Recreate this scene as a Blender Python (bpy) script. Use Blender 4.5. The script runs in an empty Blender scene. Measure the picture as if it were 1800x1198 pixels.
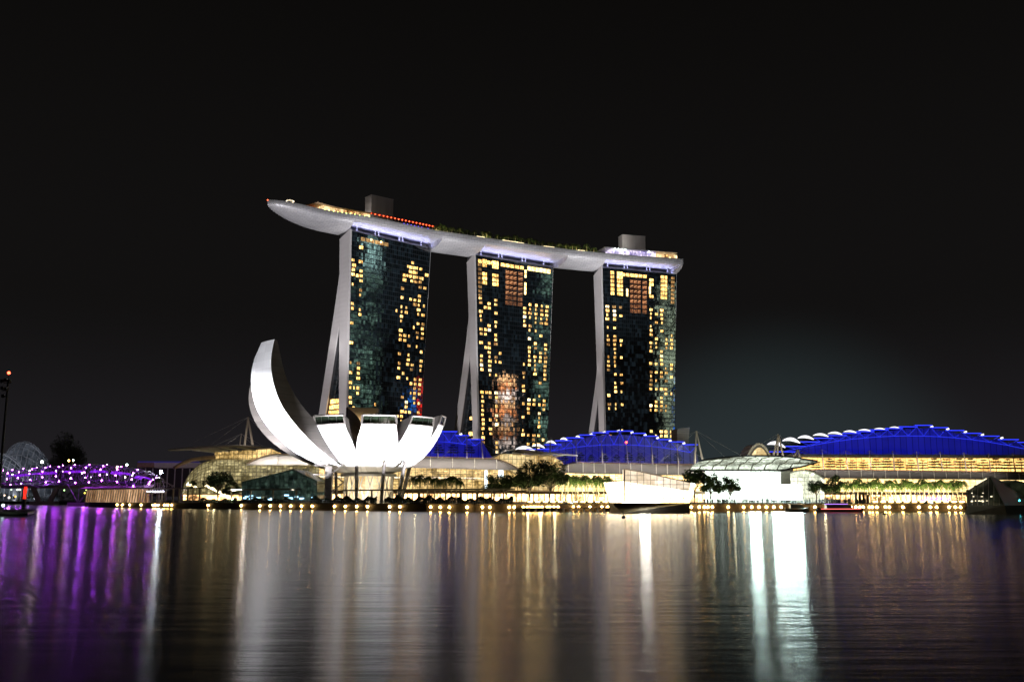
import bpy, bmesh, math, random
from mathutils import Vector, Matrix
scene = bpy.context.scene
COL = scene.collection
R = math.radians
# ------------------------------------------------------------------ camera
F, CX, CY, PITCH, CAMH = 1700.0, 900.0, 599.0, math.atan(279 / 1700.0), 3.5
cam_d = bpy.data.cameras.new('camera'); cam = bpy.data.objects.new('camera', cam_d); COL.objects.link(cam)
cam.location = (0, 0, CAMH); cam.rotation_euler = (math.pi / 2 + PITCH, 0, 0)
cam_d.sensor_width = 36; cam_d.lens = 36 * F / 1800; cam_d.clip_start = 0.5; cam_d.clip_end = 12000
scene.camera = cam
# ------------------------------------------------------------------ world (night sky with the glow of the city low down)
world = bpy.data.worlds.new('World'); scene.world = world; world.use_nodes = True
nt = world.node_tree; nt.nodes.clear()
out = nt.nodes.new('ShaderNodeOutputWorld'); bg = nt.nodes.new('ShaderNodeBackground')
tc = nt.nodes.new('ShaderNodeTexCoord'); sp = nt.nodes.new('ShaderNodeSeparateXYZ')
nt.links.new(tc.outputs['Generated'], sp.inputs[0])
rp = nt.nodes.new('ShaderNodeValToRGB'); rp.color_ramp.interpolation = 'EASE'
e = rp.color_ramp.elements
e[0].position = 0.0; e[0].color = (0.0145, 0.0132, 0.0155, 1)
e[1].position = 0.62; e[1].color = (0.0028, 0.0025, 0.0022, 1)
m_ = rp.color_ramp.elements.new(0.2); m_.color = (0.0058, 0.0053, 0.0052, 1)
nt.links.new(sp.outputs['Z'], rp.inputs[0])
# glow above the floodlit plaza, a direction in the sky
dp = nt.nodes.new('ShaderNodeVectorMath'); dp.operation = 'DOT_PRODUCT'
nt.links.new(tc.outputs['Generated'], dp.inputs[0]); dp.inputs[1].default_value = Vector((0.26, 0.97, -0.03)).normalized()
mr = nt.nodes.new('ShaderNodeMapRange'); mr.interpolation_type = 'SMOOTHERSTEP'
mr.inputs['From Min'].default_value = 0.972; mr.inputs['From Max'].default_value = 1.0
nt.links.new(dp.outputs['Value'], mr.inputs['Value'])
mx = nt.nodes.new('ShaderNodeMix'); mx.data_type = 'RGBA'; mx.blend_type = 'ADD'
mx.inputs[7].default_value = (0.010, 0.019, 0.020, 1)
nt.links.new(mr.outputs['Result'], mx.inputs[0]); nt.links.new(rp.outputs[0], mx.inputs[6])
nt.links.new(mx.outputs[2], bg.inputs['Color']); bg.inputs['Strength'].default_value = 1.0
nt.links.new(bg.outputs[0], out.inputs[0])
# ------------------------------------------------------------------ picture settings
vs = scene.view_settings; vs.view_transform = 'Standard'; vs.look = 'None'; vs.exposure = 0; vs.gamma = 1; vs.use_curve_mapping = False
scene.render.engine = 'CYCLES'; cy = scene.cycles
cy.max_bounces = 4; cy.diffuse_bounces = 1; cy.glossy_bounces = 3; cy.transmission_bounces = 3; cy.transparent_max_bounces = 6
cy.caustics_reflective = False; cy.caustics_refractive = False; cy.sample_clamp_indirect = 8; cy.use_denoising = True
try: cy.denoiser = 'OPENIMAGEDENOISE'; cy.use_light_tree = True
except Exception: pass

# ------------------------------------------------------------------ measuring helpers: photograph coordinates to metres
def ray(px, py):
    a = (px - CX) / F; b = (CY - py) / F
    return (a, math.cos(PITCH) - b * math.sin(PITCH), math.sin(PITCH) + b * math.cos(PITCH))
def W(px, py, Y):
    r = ray(px, py); t = Y / r[1]
    return Vector((r[0] * t, Y, CAMH + r[2] * t))
def Yz(px, py, z):
    r = ray(px, py); return (z - CAMH) / r[2] * r[1]
def WZ(px, py, z): return W(px, py, Yz(px, py, z))
def pxof(v):
    d = Vector(v) - Vector((0, 0, CAMH))
    zc = d.y * math.cos(PITCH) + d.z * math.sin(PITCH); yc = -d.y * math.sin(PITCH) + d.z * math.cos(PITCH)
    return (CX + F * d.x / zc, CY - F * yc / zc)
class Line:
    """a straight building line in plan between two sight lines at given depths"""
    def __init__(s, pa, Ya, pb, Yb, py=850):
        s.a = W(pa, py, Ya); s.b = W(pb, py, Yb); s.a.z = s.b.z = 0; s.py = py
        s.d = (s.b - s.a).normalized(); s.n = Vector((-s.d.y, s.d.x, 0))
        if s.n.y < 0: s.n = -s.n
    def at(s, px, py=None, off=0.0):
        """plan point on the line moved back by off, seen at column px"""
        py = py or s.py
        r = ray(px, py); k = r[0] / r[1]; a = s.a + s.n * off
        t = (k * a.y - a.x) / (s.d.x - k * s.d.y)
        return a + s.d * t
    def P(s, px, py, off=0.0):
        q = s.at(px, py, off); return W(px, py, q.y)
    def z(s, px, py, off=0.0): return s.P(px, py, off).z
ORD = ['first','second','third','fourth','fifth','sixth','seventh','eighth','ninth','tenth','eleventh','twelfth','thirteenth','fourteenth','fifteenth','sixteenth','seventeenth','eighteenth','nineteenth']
TENS = {20:'twent',30:'thirt',40:'fort',50:'fift',60:'sixt',70:'sevent',80:'eight',90:'ninet'}
def nth(i):
    i = int(i) + 1
    if i < 20: return ORD[i-1]
    t = TENS[i // 10 * 10]
    return t + 'ieth' if i % 10 == 0 else t + 'y-' + ORD[i % 10 - 1]

# ------------------------------------------------------------------ materials
def mat(name, col, rough=0.6, metal=0.0, emis=None, es=0.0, var=0.15, scale=0.6, bump=0.0, spec=None, stretch=None):
    m = bpy.data.materials.new(name); m.use_nodes = True; n = m.node_tree; b = n.nodes['Principled BSDF']
    b.inputs['Roughness'].default_value = rough; b.inputs['Metallic'].default_value = metal
    b.inputs['Base Color'].default_value = (*col, 1)
    if spec is not None: b.inputs['Specular IOR Level'].default_value = spec
    if var > 0:
        t = n.nodes.new('ShaderNodeTexCoord'); z = n.nodes.new('ShaderNodeTexNoise'); z.inputs['Scale'].default_value = scale; z.inputs['Detail'].default_value = 4
        if stretch:
            mp = n.nodes.new('ShaderNodeMapping'); mp.inputs['Scale'].default_value = stretch; n.links.new(t.outputs['Object'], mp.inputs[0]); n.links.new(mp.outputs[0], z.inputs['Vector'])
        else: n.links.new(t.outputs['Object'], z.inputs['Vector'])
        r = n.nodes.new('ShaderNodeMapRange'); r.inputs['From Min'].default_value = .3; r.inputs['From Max'].default_value = .7
        r.inputs['To Min'].default_value = 1 - var; r.inputs['To Max'].default_value = 1 + var
        n.links.new(z.outputs['Fac'], r.inputs['Value'])
        v = n.nodes.new('ShaderNodeVectorMath'); v.operation = 'SCALE'; v.inputs[0].default_value = col; n.links.new(r.outputs[0], v.inputs['Scale'])
        n.links.new(v.outputs[0], b.inputs['Base Color'])
        if bump:
            bp = n.nodes.new('ShaderNodeBump'); bp.inputs['Strength'].default_value = bump; n.links.new(z.outputs['Fac'], bp.inputs['Height']); n.links.new(bp.outputs[0], b.inputs['Normal'])
    if emis: b.inputs['Emission Color'].default_value = (*emis, 1); b.inputs['Emission Strength'].default_value = es
    return m
def joints(m, cell=(3.0, 3.0, 2.4), w=.045, dark=.55):
    """panel joints of a cladding, cut by position"""
    n = m.node_tree; L = n.links.new; b = n.nodes['Principled BSDF']; g = n.nodes.new('ShaderNodeNewGeometry')
    d = n.nodes.new('ShaderNodeVectorMath'); d.operation = 'DIVIDE'; d.inputs[1].default_value = cell; L(g.outputs['Position'], d.inputs[0])
    f = n.nodes.new('ShaderNodeVectorMath'); f.operation = 'FRACTION'; L(d.outputs[0], f.inputs[0]); s = n.nodes.new('ShaderNodeSeparateXYZ'); L(f.outputs[0], s.inputs[0]); last = None
    for ax, c in zip('XYZ', cell):
        if c > 500: continue
        q = n.nodes.new('ShaderNodeMath'); q.operation = 'LESS_THAN'; q.inputs[1].default_value = w; L(s.outputs[ax], q.inputs[0])
        if last is None: last = q.outputs[0]
        else:
            x = n.nodes.new('ShaderNodeMath'); x.operation = 'MAXIMUM'; L(last, x.inputs[0]); L(q.outputs[0], x.inputs[1]); last = x.outputs[0]
    r = n.nodes.new('ShaderNodeMapRange'); r.inputs['To Min'].default_value = 1; r.inputs['To Max'].default_value = dark; L(last, r.inputs['Value'])
    fl = n.nodes.new('ShaderNodeVectorMath'); fl.operation = 'FLOOR'; L(d.outputs[0], fl.inputs[0]); wn = n.nodes.new('ShaderNodeTexWhiteNoise'); L(fl.outputs[0], wn.inputs['Vector'])
    r2 = n.nodes.new('ShaderNodeMapRange'); r2.inputs['To Min'].default_value = .86; r2.inputs['To Max'].default_value = 1.1; L(wn.outputs['Value'], r2.inputs['Value'])
    mu = n.nodes.new('ShaderNodeMath'); mu.operation = 'MULTIPLY'; L(r.outputs[0], mu.inputs[0]); L(r2.outputs[0], mu.inputs[1])
    v = n.nodes.new('ShaderNodeVectorMath'); v.operation = 'SCALE'; L(mu.outputs[0], v.inputs['Scale'])
    src = b.inputs['Base Color'].links
    if src: L(src[0].from_socket, v.inputs[0])
    else: v.inputs[0].default_value = tuple(b.inputs['Base Color'].default_value)[:3]
    L(v.outputs[0], b.inputs['Base Color']); return m
def lamp(name, col, s):
    return mat(name, (0.1, 0.1, 0.1), 0.4, 0, col, s, var=0)
def litglass(name, c0, c1, s, cell=(3.0, 3.0, 3.2), lo=0.25, hi=1.0, sparkle=0.0, rough=0.2, fine=1.0):
    """lit interior seen through glazing: brightness and tint vary from bay to bay, with shelves, blinds and lamps inside"""
    m = bpy.data.materials.new(name); m.use_nodes = True; n = m.node_tree; L = n.links.new; b = n.nodes['Principled BSDF']
    b.inputs['Base Color'].default_value = (0.03, 0.035, 0.035, 1); b.inputs['Roughness'].default_value = rough
    g = n.nodes.new('ShaderNodeNewGeometry')
    dv = n.nodes.new('ShaderNodeVectorMath'); dv.operation = 'DIVIDE'; dv.inputs[1].default_value = cell; L(g.outputs['Position'], dv.inputs[0])
    fl = n.nodes.new('ShaderNodeVectorMath'); fl.operation = 'FLOOR'; L(dv.outputs[0], fl.inputs[0])
    wn = n.nodes.new('ShaderNodeTexWhiteNoise'); wn.noise_dimensions = '3D'; L(fl.outputs[0], wn.inputs['Vector'])
    nz = n.nodes.new('ShaderNodeTexNoise'); nz.inputs['Scale'].default_value = 0.9 * fine; nz.inputs['Detail'].default_value = 5; nz.inputs['Roughness'].default_value = .65; L(g.outputs['Position'], nz.inputs['Vector'])
    nb = n.nodes.new('ShaderNodeTexNoise'); nb.inputs['Scale'].default_value = 0.09; L(g.outputs['Position'], nb.inputs['Vector'])
    a = n.nodes.new('ShaderNodeMath'); a.operation = 'MULTIPLY_ADD'; L(wn.outputs['Value'], a.inputs[0]); a.inputs[1].default_value = .35; 
    a2 = n.nodes.new('ShaderNodeMath'); a2.operation = 'MULTIPLY_ADD'; L(nz.outputs['Fac'], a2.inputs[0]); a2.inputs[1].default_value = 1.0; L(nb.outputs['Fac'], a2.inputs[2]); L(a2.outputs[0], a.inputs[2])
    r = n.nodes.new('ShaderNodeMapRange'); r.inputs['From Min'].default_value = .85; r.inputs['From Max'].default_value = 1.55; r.inputs['To Min'].default_value = 0; r.inputs['To Max'].default_value = 1; L(a.outputs[0], r.inputs['Value'])
    mc = n.nodes.new('ShaderNodeMix'); mc.data_type = 'RGBA'; L(r.outputs[0], mc.inputs[0]); mc.inputs[6].default_value = (*c0, 1); mc.inputs[7].default_value = (*c1, 1); L(mc.outputs[2], b.inputs['Emission Color'])
    r2 = n.nodes.new('ShaderNodeMapRange'); r2.inputs['To Min'].default_value = lo * s; r2.inputs['To Max'].default_value = hi * s; L(r.outputs[0], r2.inputs['Value'])
    last = r2.outputs[0]
    if sparkle:
        vo = n.nodes.new('ShaderNodeTexVoronoi'); vo.inputs['Scale'].default_value = .33; L(g.outputs['Position'], vo.inputs['Vector'])
        q = n.nodes.new('ShaderNodeMapRange'); q.inputs['From Min'].default_value = .34; q.inputs['From Max'].default_value = .1; q.inputs['To Max'].default_value = sparkle; L(vo.outputs['Distance'], q.inputs['Value'])
        ad = n.nodes.new('ShaderNodeMath'); ad.operation = 'ADD'; L(last, ad.inputs[0]); L(q.outputs[0], ad.inputs[1]); last = ad.outputs[0]
    L(last, b.inputs['Emission Strength'])
    return m

# ------------------------------------------------------------------ mesh helpers
class MB:
    def __init__(s): s.v = []; s.f = []; s.mi = []; s.uv = []
    def add(s, vs, fs, mi=0, uv=None):
        o = len(s.v); s.v += [tuple(v) for v in vs]
        for k, f in enumerate(fs):
            s.f.append([i + o for i in f]); s.mi.append(mi)
            s.uv.append([uv[i] for i in f] if uv else None)
        return s
    def quad(s, a, b, c, d, mi=0): return s.add([a, b, c, d], [(0, 1, 2, 3)], mi)
    def box(s, c, size, rz=0.0, mi=0):
        x, y, z = (q / 2 for q in size); ca, sa = math.cos(rz), math.sin(rz)
        vs = [(c[0] + ca * i * x - sa * j * y, c[1] + sa * i * x + ca * j * y, c[2] + k * z) for k in (-1, 1) for j in (-1, 1) for i in (-1, 1)]
        return s.add(vs, [(0, 2, 3, 1), (4, 5, 7, 6), (0, 1, 5, 4), (2, 6, 7, 3), (0, 4, 6, 2), (1, 3, 7, 5)], mi)
    def prism(s, pts, off, mi=0):
        """closed solid: polygon pts and its copy moved by off"""
        n = len(pts); off = Vector(off); a = [Vector(p) for p in pts]; b = [p + off for p in a]
        return s.add(a + b, [tuple(range(n))[::-1], tuple(range(n, 2 * n))] + [(i, (i + 1) % n, n + (i + 1) % n, n + i) for i in range(n)], mi)
    def tube(s, pts, r, n=6, mi=0, r2=None, cap=True):
        pts = [Vector(p) for p in pts]; vs = []; N = len(pts)
        for i, p in enumerate(pts):
            d = (pts[min(i + 1, N - 1)] - pts[max(i - 1, 0)]).normalized()
            u = d.cross(Vector((0, 0, 1)))
            if u.length < 1e-3: u = Vector((1, 0, 0))
            u.normalize(); w = d.cross(u).normalized()
            rr = r if r2 is None else r + (r2 - r) * i / max(N - 1, 1)
            for k in range(n):
                a = 2 * math.pi * k / n; vs.append(p + (u * math.cos(a) + w * math.sin(a)) * rr)
        fs = [(i * n + k, i * n + (k + 1) % n, (i + 1) * n + (k + 1) % n, (i + 1) * n + k) for i in range(N - 1) for k in range(n)]
        if cap: fs += [tuple(range(n))[::-1], tuple(range((N - 1) * n, N * n))]
        return s.add(vs, fs, mi)
    def beam(s, a, b, w, h=None, mi=0): 
        a = Vector(a); b = Vector(b); h = h or w; d = (b - a).normalized(); u = d.cross(Vector((0, 0, 1)))
        if u.length < 1e-3: u = Vector((1, 0, 0))
        u = u.normalized() * w / 2; v = d.cross(u).normalized() * h / 2
        vs = [p + i * u + j * v for p in (a, b) for i, j in ((-1, -1), (1, -1), (1, 1), (-1, 1))]
        return s.add(vs, [(3, 2, 1, 0), (4, 5, 6, 7), (0, 1, 5, 4), (1, 2, 6, 5), (2, 3, 7, 6), (3, 0, 4, 7)], mi)
    def grid(s, rows, mi=0, closed=False, uv=None):
        n = len(rows[0]); m = len(rows); vs = [p for r in rows for p in r]
        fs = [(i * n + j, i * n + (j + 1) % n, (i + 1) * n + (j + 1) % n, (i + 1) * n + j) for i in range(m - 1) for j in range(n if closed else n - 1)]
        return s.add(vs, fs, mi, uv=[q for r in uv for q in r] if uv else None)
    def ball(s, c, r, n=8, m=5, mi=0, sc=(1, 1, 1)):
        rows = [[(c[0] + sc[0] * r * math.sin(math.pi * i / m) * math.cos(2 * math.pi * k / n), c[1] + sc[1] * r * math.sin(math.pi * i / m) * math.sin(2 * math.pi * k / n), c[2] + sc[2] * r * math.cos(math.pi * i / m)) for k in range(n)] for i in range(m + 1)]
        return s.grid(rows, mi, closed=True)
    def build(s, name, mats, parent=None, smooth=False, **tags):
        me = bpy.data.meshes.new(name); me.from_pydata(s.v, [], s.f)
        for m in (mats if isinstance(mats, (list, tuple)) else [mats]): me.materials.append(m)
        me.polygons.foreach_set('material_index', s.mi)
        if any(u for u in s.uv):
            ul = me.uv_layers.new(name='UVMap'); k = 0
            for p, u in zip(me.polygons, s.uv):
                for j, li in enumerate(p.loop_indices):
                    if u: ul.data[li].uv = u[j]
        if smooth: me.polygons.foreach_set('use_smooth', [True] * len(me.polygons))
        me.update()
        o = bpy.data.objects.new(name, me); COL.objects.link(o)
        if parent is not None:
            o.parent = parent; o.matrix_parent_inverse = Matrix.Identity(4)
            if parent.get('_abs', 1): o.location = -wl(parent)
        tag(o, **tags); return o
def wl(o):
    v = Vector(o.location)
    while o.parent is not None: o = o.parent; v += Vector(o.location)
    return v
def tag(o, label=None, cat=None, group=None, kind=None):
    if label: o['label'] = label
    if cat: o['category'] = cat
    if group: o['group'] = group
    if kind: o['kind'] = kind
    return o
def empty(name, loc, label=None, cat=None, group=None):
    o = bpy.data.objects.new(name, None); COL.objects.link(o); o.location = loc; o.empty_display_size = 1
    return tag(o, label, cat, group)
def copy_tree(o, parent=None):
    c = o.copy(); COL.objects.link(c)
    if parent is not None: c.parent = parent
    for ch in list(KIDS.get(o.name, [])): copy_tree(ch, c)
    return c
KIDS = {}
def remember(*objs):
    for o in objs:
        for ch in COL.objects:
            if ch.parent == o: KIDS.setdefault(o.name, []).append(ch); 
    for o in objs:
        for ch in KIDS.get(o.name, []):
            remember(ch) if ch.name not in KIDS else None
def light(name, kind, loc, target, energy, col, size=1.0, angle=60, size_y=None, blend=0.5):
    l = bpy.data.lights.new(name, kind); l.energy = energy; l.color = col
    if kind == 'SPOT': l.spot_size = R(angle); l.spot_blend = blend; l.shadow_soft_size = size
    elif kind == 'AREA':
        l.size = size
        if size_y: l.shape = 'RECTANGLE'; l.size_y = size_y
    else: l.shadow_soft_size = size
    o = bpy.data.objects.new(name, l); COL.objects.link(o); o.location = loc
    o.rotation_euler = (Vector(target) - Vector(loc)).to_track_quat('-Z', 'Y').to_euler()
    return o
# ================================================================== MATERIALS
M = {}
M['concrete'] = mat('pale_concrete', (.55, .53, .52), .75, var=.08, scale=.05)
M['white'] = mat('white_panel', (.78, .78, .80), .5, var=.05, scale=.08)
M['steel'] = mat('grey_steel', (.42, .42, .42), .45, .3, var=.1)
M['dark'] = mat('dark_metal', (.04, .04, .045), .5, var=.2)
M['black'] = mat('dark_frame', (.012, .012, .013), .5, var=.1)
M['roof'] = mat('grey_roof_sheet', (.20, .19, .185), .5, .2, var=.12, scale=.15)
M['roofw'] = mat('pale_roof_membrane', (.62, .60, .58), .6, var=.06)
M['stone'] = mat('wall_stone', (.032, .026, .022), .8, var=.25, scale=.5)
M['paving'] = mat('paving', (.18, .16, .15), .8, var=.2)
M['land'] = mat('land', (.05, .05, .045), .9, var=.3, scale=.05)
M['wood'] = mat('warm_timber', (.35, .24, .15), .6, var=.2)
M['leaf'] = mat('leaves', (.045, .075, .022), .6, var=.35, scale=.5)
M['leaf2'] = mat('palm_leaves', (.07, .115, .03), .55, var=.35, scale=.7)
M['trunk'] = mat('bark', (.20, .16, .12), .85, var=.25, scale=2)
M['hedge'] = mat('hedge_leaves', (.03, .055, .018), .7, var=.4, scale=1.5)
M['lamp_warm'] = lamp('warm_lamp', (1.0, .72, .30), 26)
M['lamp_shore'] = lamp('shore_lamp_glass', (1.0, .58, .17), 80)
M['win'] = None
def facade_glass():
    m = bpy.data.materials.new('tower_glass'); m.use_nodes = True; n = m.node_tree; L = n.links.new; b = n.nodes['Principled BSDF']
    uv = n.nodes.new('ShaderNodeUVMap'); sep = n.nodes.new('ShaderNodeSeparateXYZ'); L(uv.outputs[0], sep.inputs[0])
    fl = n.nodes.new('ShaderNodeVectorMath'); fl.operation = 'FLOOR'
    dv = n.nodes.new('ShaderNodeVectorMath'); dv.operation = 'DIVIDE'; dv.inputs[1].default_value = (1.85, 3.45, 1); L(uv.outputs[0], dv.inputs[0]); L(dv.outputs[0], fl.inputs[0])
    fr = n.nodes.new('ShaderNodeVectorMath'); fr.operation = 'FRACTION'; L(dv.outputs[0], fr.inputs[0]); s2 = n.nodes.new('ShaderNodeSeparateXYZ'); L(fr.outputs[0], s2.inputs[0])
    wn = n.nodes.new('ShaderNodeTexWhiteNoise'); wn.noise_dimensions = '2D'; L(fl.outputs[0], wn.inputs['Vector'])
    # every pane is set a hair out of true, and bellies a little, so reflections break up
    sub = n.nodes.new('ShaderNodeVectorMath'); sub.operation = 'SUBTRACT'; L(wn.outputs['Color'], sub.inputs[0]); sub.inputs[1].default_value = (.5, .5, .5)
    sc = n.nodes.new('ShaderNodeVectorMath'); sc.operation = 'SCALE'; sc.inputs['Scale'].default_value = .009; L(sub.outputs[0], sc.inputs[0])
    nz = n.nodes.new('ShaderNodeTexNoise'); nz.inputs['Scale'].default_value = 1.1; nz.inputs['Detail'].default_value = 3; L(uv.outputs[0], nz.inputs['Vector'])
    bp = n.nodes.new('ShaderNodeBump'); bp.inputs['Strength'].default_value = .10; bp.inputs['Distance'].default_value = .045; L(nz.outputs['Fac'], bp.inputs['Height'])
    ad = n.nodes.new('ShaderNodeVectorMath'); ad.operation = 'ADD'; L(bp.outputs[0], ad.inputs[0]); L(sc.outputs[0], ad.inputs[1])
    no = n.nodes.new('ShaderNodeVectorMath'); no.operation = 'NORMALIZE'; L(ad.outputs[0], no.inputs[0]); L(no.outputs[0], b.inputs['Normal'])
    def edge(sock, w):
        a = n.nodes.new('ShaderNodeMath'); a.operation = 'LESS_THAN'; a.inputs[1].default_value = w; L(sock, a.inputs[0]); return a.outputs[0]
    mxx = n.nodes.new('ShaderNodeMath'); mxx.operation = 'MAXIMUM'; L(edge(s2.outputs['X'], .10), mxx.inputs[0]); L(edge(s2.outputs['Y'], .16), mxx.inputs[1])
    mc = n.nodes.new('ShaderNodeMix'); mc.data_type = 'RGBA'; L(mxx.outputs[0], mc.inputs[0]); mc.inputs[6].default_value = (.005, .008, .010, 1); mc.inputs[7].default_value = (.012, .015, .018, 1); L(mc.outputs[2], b.inputs['Base Color'])
    ro = n.nodes.new('ShaderNodeMapRange'); ro.inputs['To Min'].default_value = .03; ro.inputs['To Max'].default_value = .5; L(mxx.outputs[0], ro.inputs['Value']); L(ro.outputs[0], b.inputs['Roughness'])
    io = n.nodes.new('ShaderNodeMapRange'); io.inputs['To Min'].default_value = 2.3; io.inputs['To Max'].default_value = 1.25; L(mxx.outputs[0], io.inputs['Value']); L(io.outputs[0], b.inputs['IOR'])
    # a few rooms with only a dim lamp behind drawn curtains
    q = n.nodes.new('ShaderNodeMapRange'); q.inputs['From Min'].default_value = .6; q.inputs['From Max'].default_value = 1; q.inputs['To Max'].default_value = .014; L(wn.outputs['Value'], q.inputs['Value']); L(q.outputs[0], b.inputs['Emission Strength'])
    b.inputs['Emission Color'].default_value = (.45, .75, 1, 1)
    return m
M['glass'] = facade_glass()
def window_mat(name, cols, s):
    m = bpy.data.materials.new(name); m.use_nodes = True; n = m.node_tree; L = n.links.new; b = n.nodes['Principled BSDF']
    b.inputs['Base Color'].default_value = (.02, .02, .02, 1); b.inputs['Roughness'].default_value = .15
    g = n.nodes.new('ShaderNodeNewGeometry'); 
    nz = n.nodes.new('ShaderNodeTexNoise'); nz.inputs['Scale'].default_value = .9; nz.inputs['Detail'].default_value = 3; L(g.outputs['Position'], nz.inputs['Vector'])
    nb = n.nodes.new('ShaderNodeTexNoise'); nb.inputs['Scale'].default_value = .12; L(g.outputs['Position'], nb.inputs['Vector'])
    r = n.nodes.new('ShaderNodeValToRGB'); L(nz.outputs['Fac'], r.inputs[0]); r.color_ramp.elements[0].position = .40; r.color_ramp.elements[1].position = .56
    r.color_ramp.elements[0].color = (*cols[0], 1); r.color_ramp.elements[1].color = (*cols[1], 1); L(r.outputs[0], b.inputs['Emission Color'])
    q = n.nodes.new('ShaderNodeMapRange'); q.inputs['From Min'].default_value = .35; q.inputs['From Max'].default_value = .65; q.inputs['To Min'].default_value = s * .45; q.inputs['To Max'].default_value = s * 1.4; L(nb.outputs['Fac'], q.inputs['Value']); L(q.outputs[0], b.inputs['Emission Strength'])
    return m
M['win'] = window_mat('lit_room', [(.50, .20, .03), (1.0, .64, .21)], 3.6)
M['winwhite'] = window_mat('bright_room', [(.9, .55, .2), (1.0, .82, .48)], 4.5)
M['wincurt'] = window_mat('curtained_room', [(.20, .07, .015), (1.0, .55, .16)], 1.6)
M['windim'] = window_mat('dim_room', [(.30, .12, .03), (.8, .46, .16)], .9)
M['winred'] = window_mat('amber_corridor', [(.22, .05, .015), (1.0, .38, .14)], .38)
M['winhot'] = window_mat('bright_lounge', [(1.0, .58, .16), (1.0, .74, .34)], 4.0)

# ================================================================== WATER, LAND
def water_mat():
    m = bpy.data.materials.new('bay_water'); m.use_nodes = True; n = m.node_tree; L = n.links.new; n.nodes.remove(n.nodes['Principled BSDF'])
    o = n.nodes['Material Output']
    g = n.nodes.new('ShaderNodeBsdfAnisotropic'); g.distribution = 'MULTI_GGX'; g.inputs['Color'].default_value = (1, 1, 1, 1)
    g.inputs['Roughness'].default_value = WROUGH; g.inputs['Anisotropy'].default_value = WANI
    tg = n.nodes.new('ShaderNodeTangent'); tg.direction_type = 'RADIAL'; tg.axis = 'Z'
    cv = n.nodes.new('ShaderNodeCombineXYZ'); cv.inputs['X'].default_value = 1.0   # wind blows down the bay: crests lie east-west
    L(cv.outputs[0], g.inputs['Tangent'])
    tc = n.nodes.new('ShaderNodeNewGeometry'); mp = n.nodes.new('ShaderNodeMapping'); mp.inputs['Scale'].default_value = (.12, .75, 1); L(tc.outputs['Position'], mp.inputs[0])
    nz = n.nodes.new('ShaderNodeTexNoise'); nz.inputs['Scale'].default_value = 1.0; nz.inputs['Detail'].default_value = 5; nz.inputs['Roughness'].default_value = .6; L(mp.outputs[0], nz.inputs['Vector'])
    bp = n.nodes.new('ShaderNodeBump'); bp.inputs['Strength'].default_value = WBUMP; bp.inputs['Distance'].default_value = 1.0; L(nz.outputs['Fac'], bp.inputs['Height']); L(bp.outputs[0], g.inputs['Normal'])
    fr = n.nodes.new('ShaderNodeFresnel'); fr.inputs['IOR'].default_value = 1.333; L(bp.outputs[0], fr.inputs['Normal'])
    d = n.nodes.new('ShaderNodeBsdfDiffuse'); d.inputs['Color'].default_value = (.006, .008, .008, 1)
    mi = n.nodes.new('ShaderNodeMixShader'); L(fr.outputs[0], mi.inputs[0]); L(d.outputs[0], mi.inputs[1]); L(g.outputs[0], mi.inputs[2]); L(mi.outputs[0], o.inputs['Surface'])
    return m
WROUGH, WANI, WBUMP = .18, .28, .026
M['water'] = water_mat()
MB().quad((-3500, -300, 0), (3500, -300, 0), (3500, 6000, 0), (-3500, 6000, 0)).build('water', M['water'], kind='structure', label='still dark bay water mirroring the city lights')
SHORE = [(-700, 900), (55, 780), (150, 700), (158, 500), (205, 448), (300, 413), (450, 363), (600, 332), (750, 300), (835, 294), (960, 294), (1010, 300), (1250, 302), (1500, 300), (1700, 297), (2100, 290), (3600, 280)]
SP = [W(px, 885, Y) for px, Y in SHORE]
for p in SP: p.z = 0
def shoreY(px):
    for (a, Ya), (b, Yb) in zip(SHORE, SHORE[1:]):
        if a <= px <= b: return Ya + (Yb - Ya) * (px - a) / (b - a)
def shore(px, back=0.0, z=0.0, py=885):
    """point on the quay edge seen at column px, moved back from the water by back metres"""
    r = ray(px, py); k = r[0] / r[1]
    for a, b in zip(SP, SP[1:]):
        d = b - a; den = d.x - k * d.y
        if abs(den) < 1e-9: continue
        t = (k * a.y - a.x) / den
        if -1e-6 <= t <= 1.000001:
            n = Vector((-d.y, d.x, 0)).normalized()
            if n.y < 0: n = -n
            q = a + d * t
            Yn = q.y + back
            return Vector((k * Yn, Yn, z))
LANDZ = 2.2
land = MB(); far = [Vector((3600, 6000, 0)), Vector((-3600, 6000, 0))]
poly = [Vector((p.x, p.y, LANDZ)) for p in SP] + [Vector((3600, 5900, LANDZ)), Vector((-3600, 5900, LANDZ)), Vector((-3600, 950, LANDZ))]
land.add(poly, [tuple(range(len(poly)))]); land.build('ground', M['paving'], kind='structure', label='paved waterfront promenade and the land behind it')
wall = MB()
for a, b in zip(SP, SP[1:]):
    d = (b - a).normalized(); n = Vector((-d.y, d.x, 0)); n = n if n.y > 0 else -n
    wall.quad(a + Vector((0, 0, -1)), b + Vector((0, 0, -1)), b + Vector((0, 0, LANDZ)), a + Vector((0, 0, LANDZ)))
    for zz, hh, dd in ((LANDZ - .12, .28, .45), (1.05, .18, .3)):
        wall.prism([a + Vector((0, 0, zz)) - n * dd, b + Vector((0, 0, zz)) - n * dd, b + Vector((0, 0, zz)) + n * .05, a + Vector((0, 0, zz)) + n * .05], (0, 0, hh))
wall.build('quay_wall', M['stone'], label='long stepped stone quay wall standing in the bay below the promenade', cat='quay wall')

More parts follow.
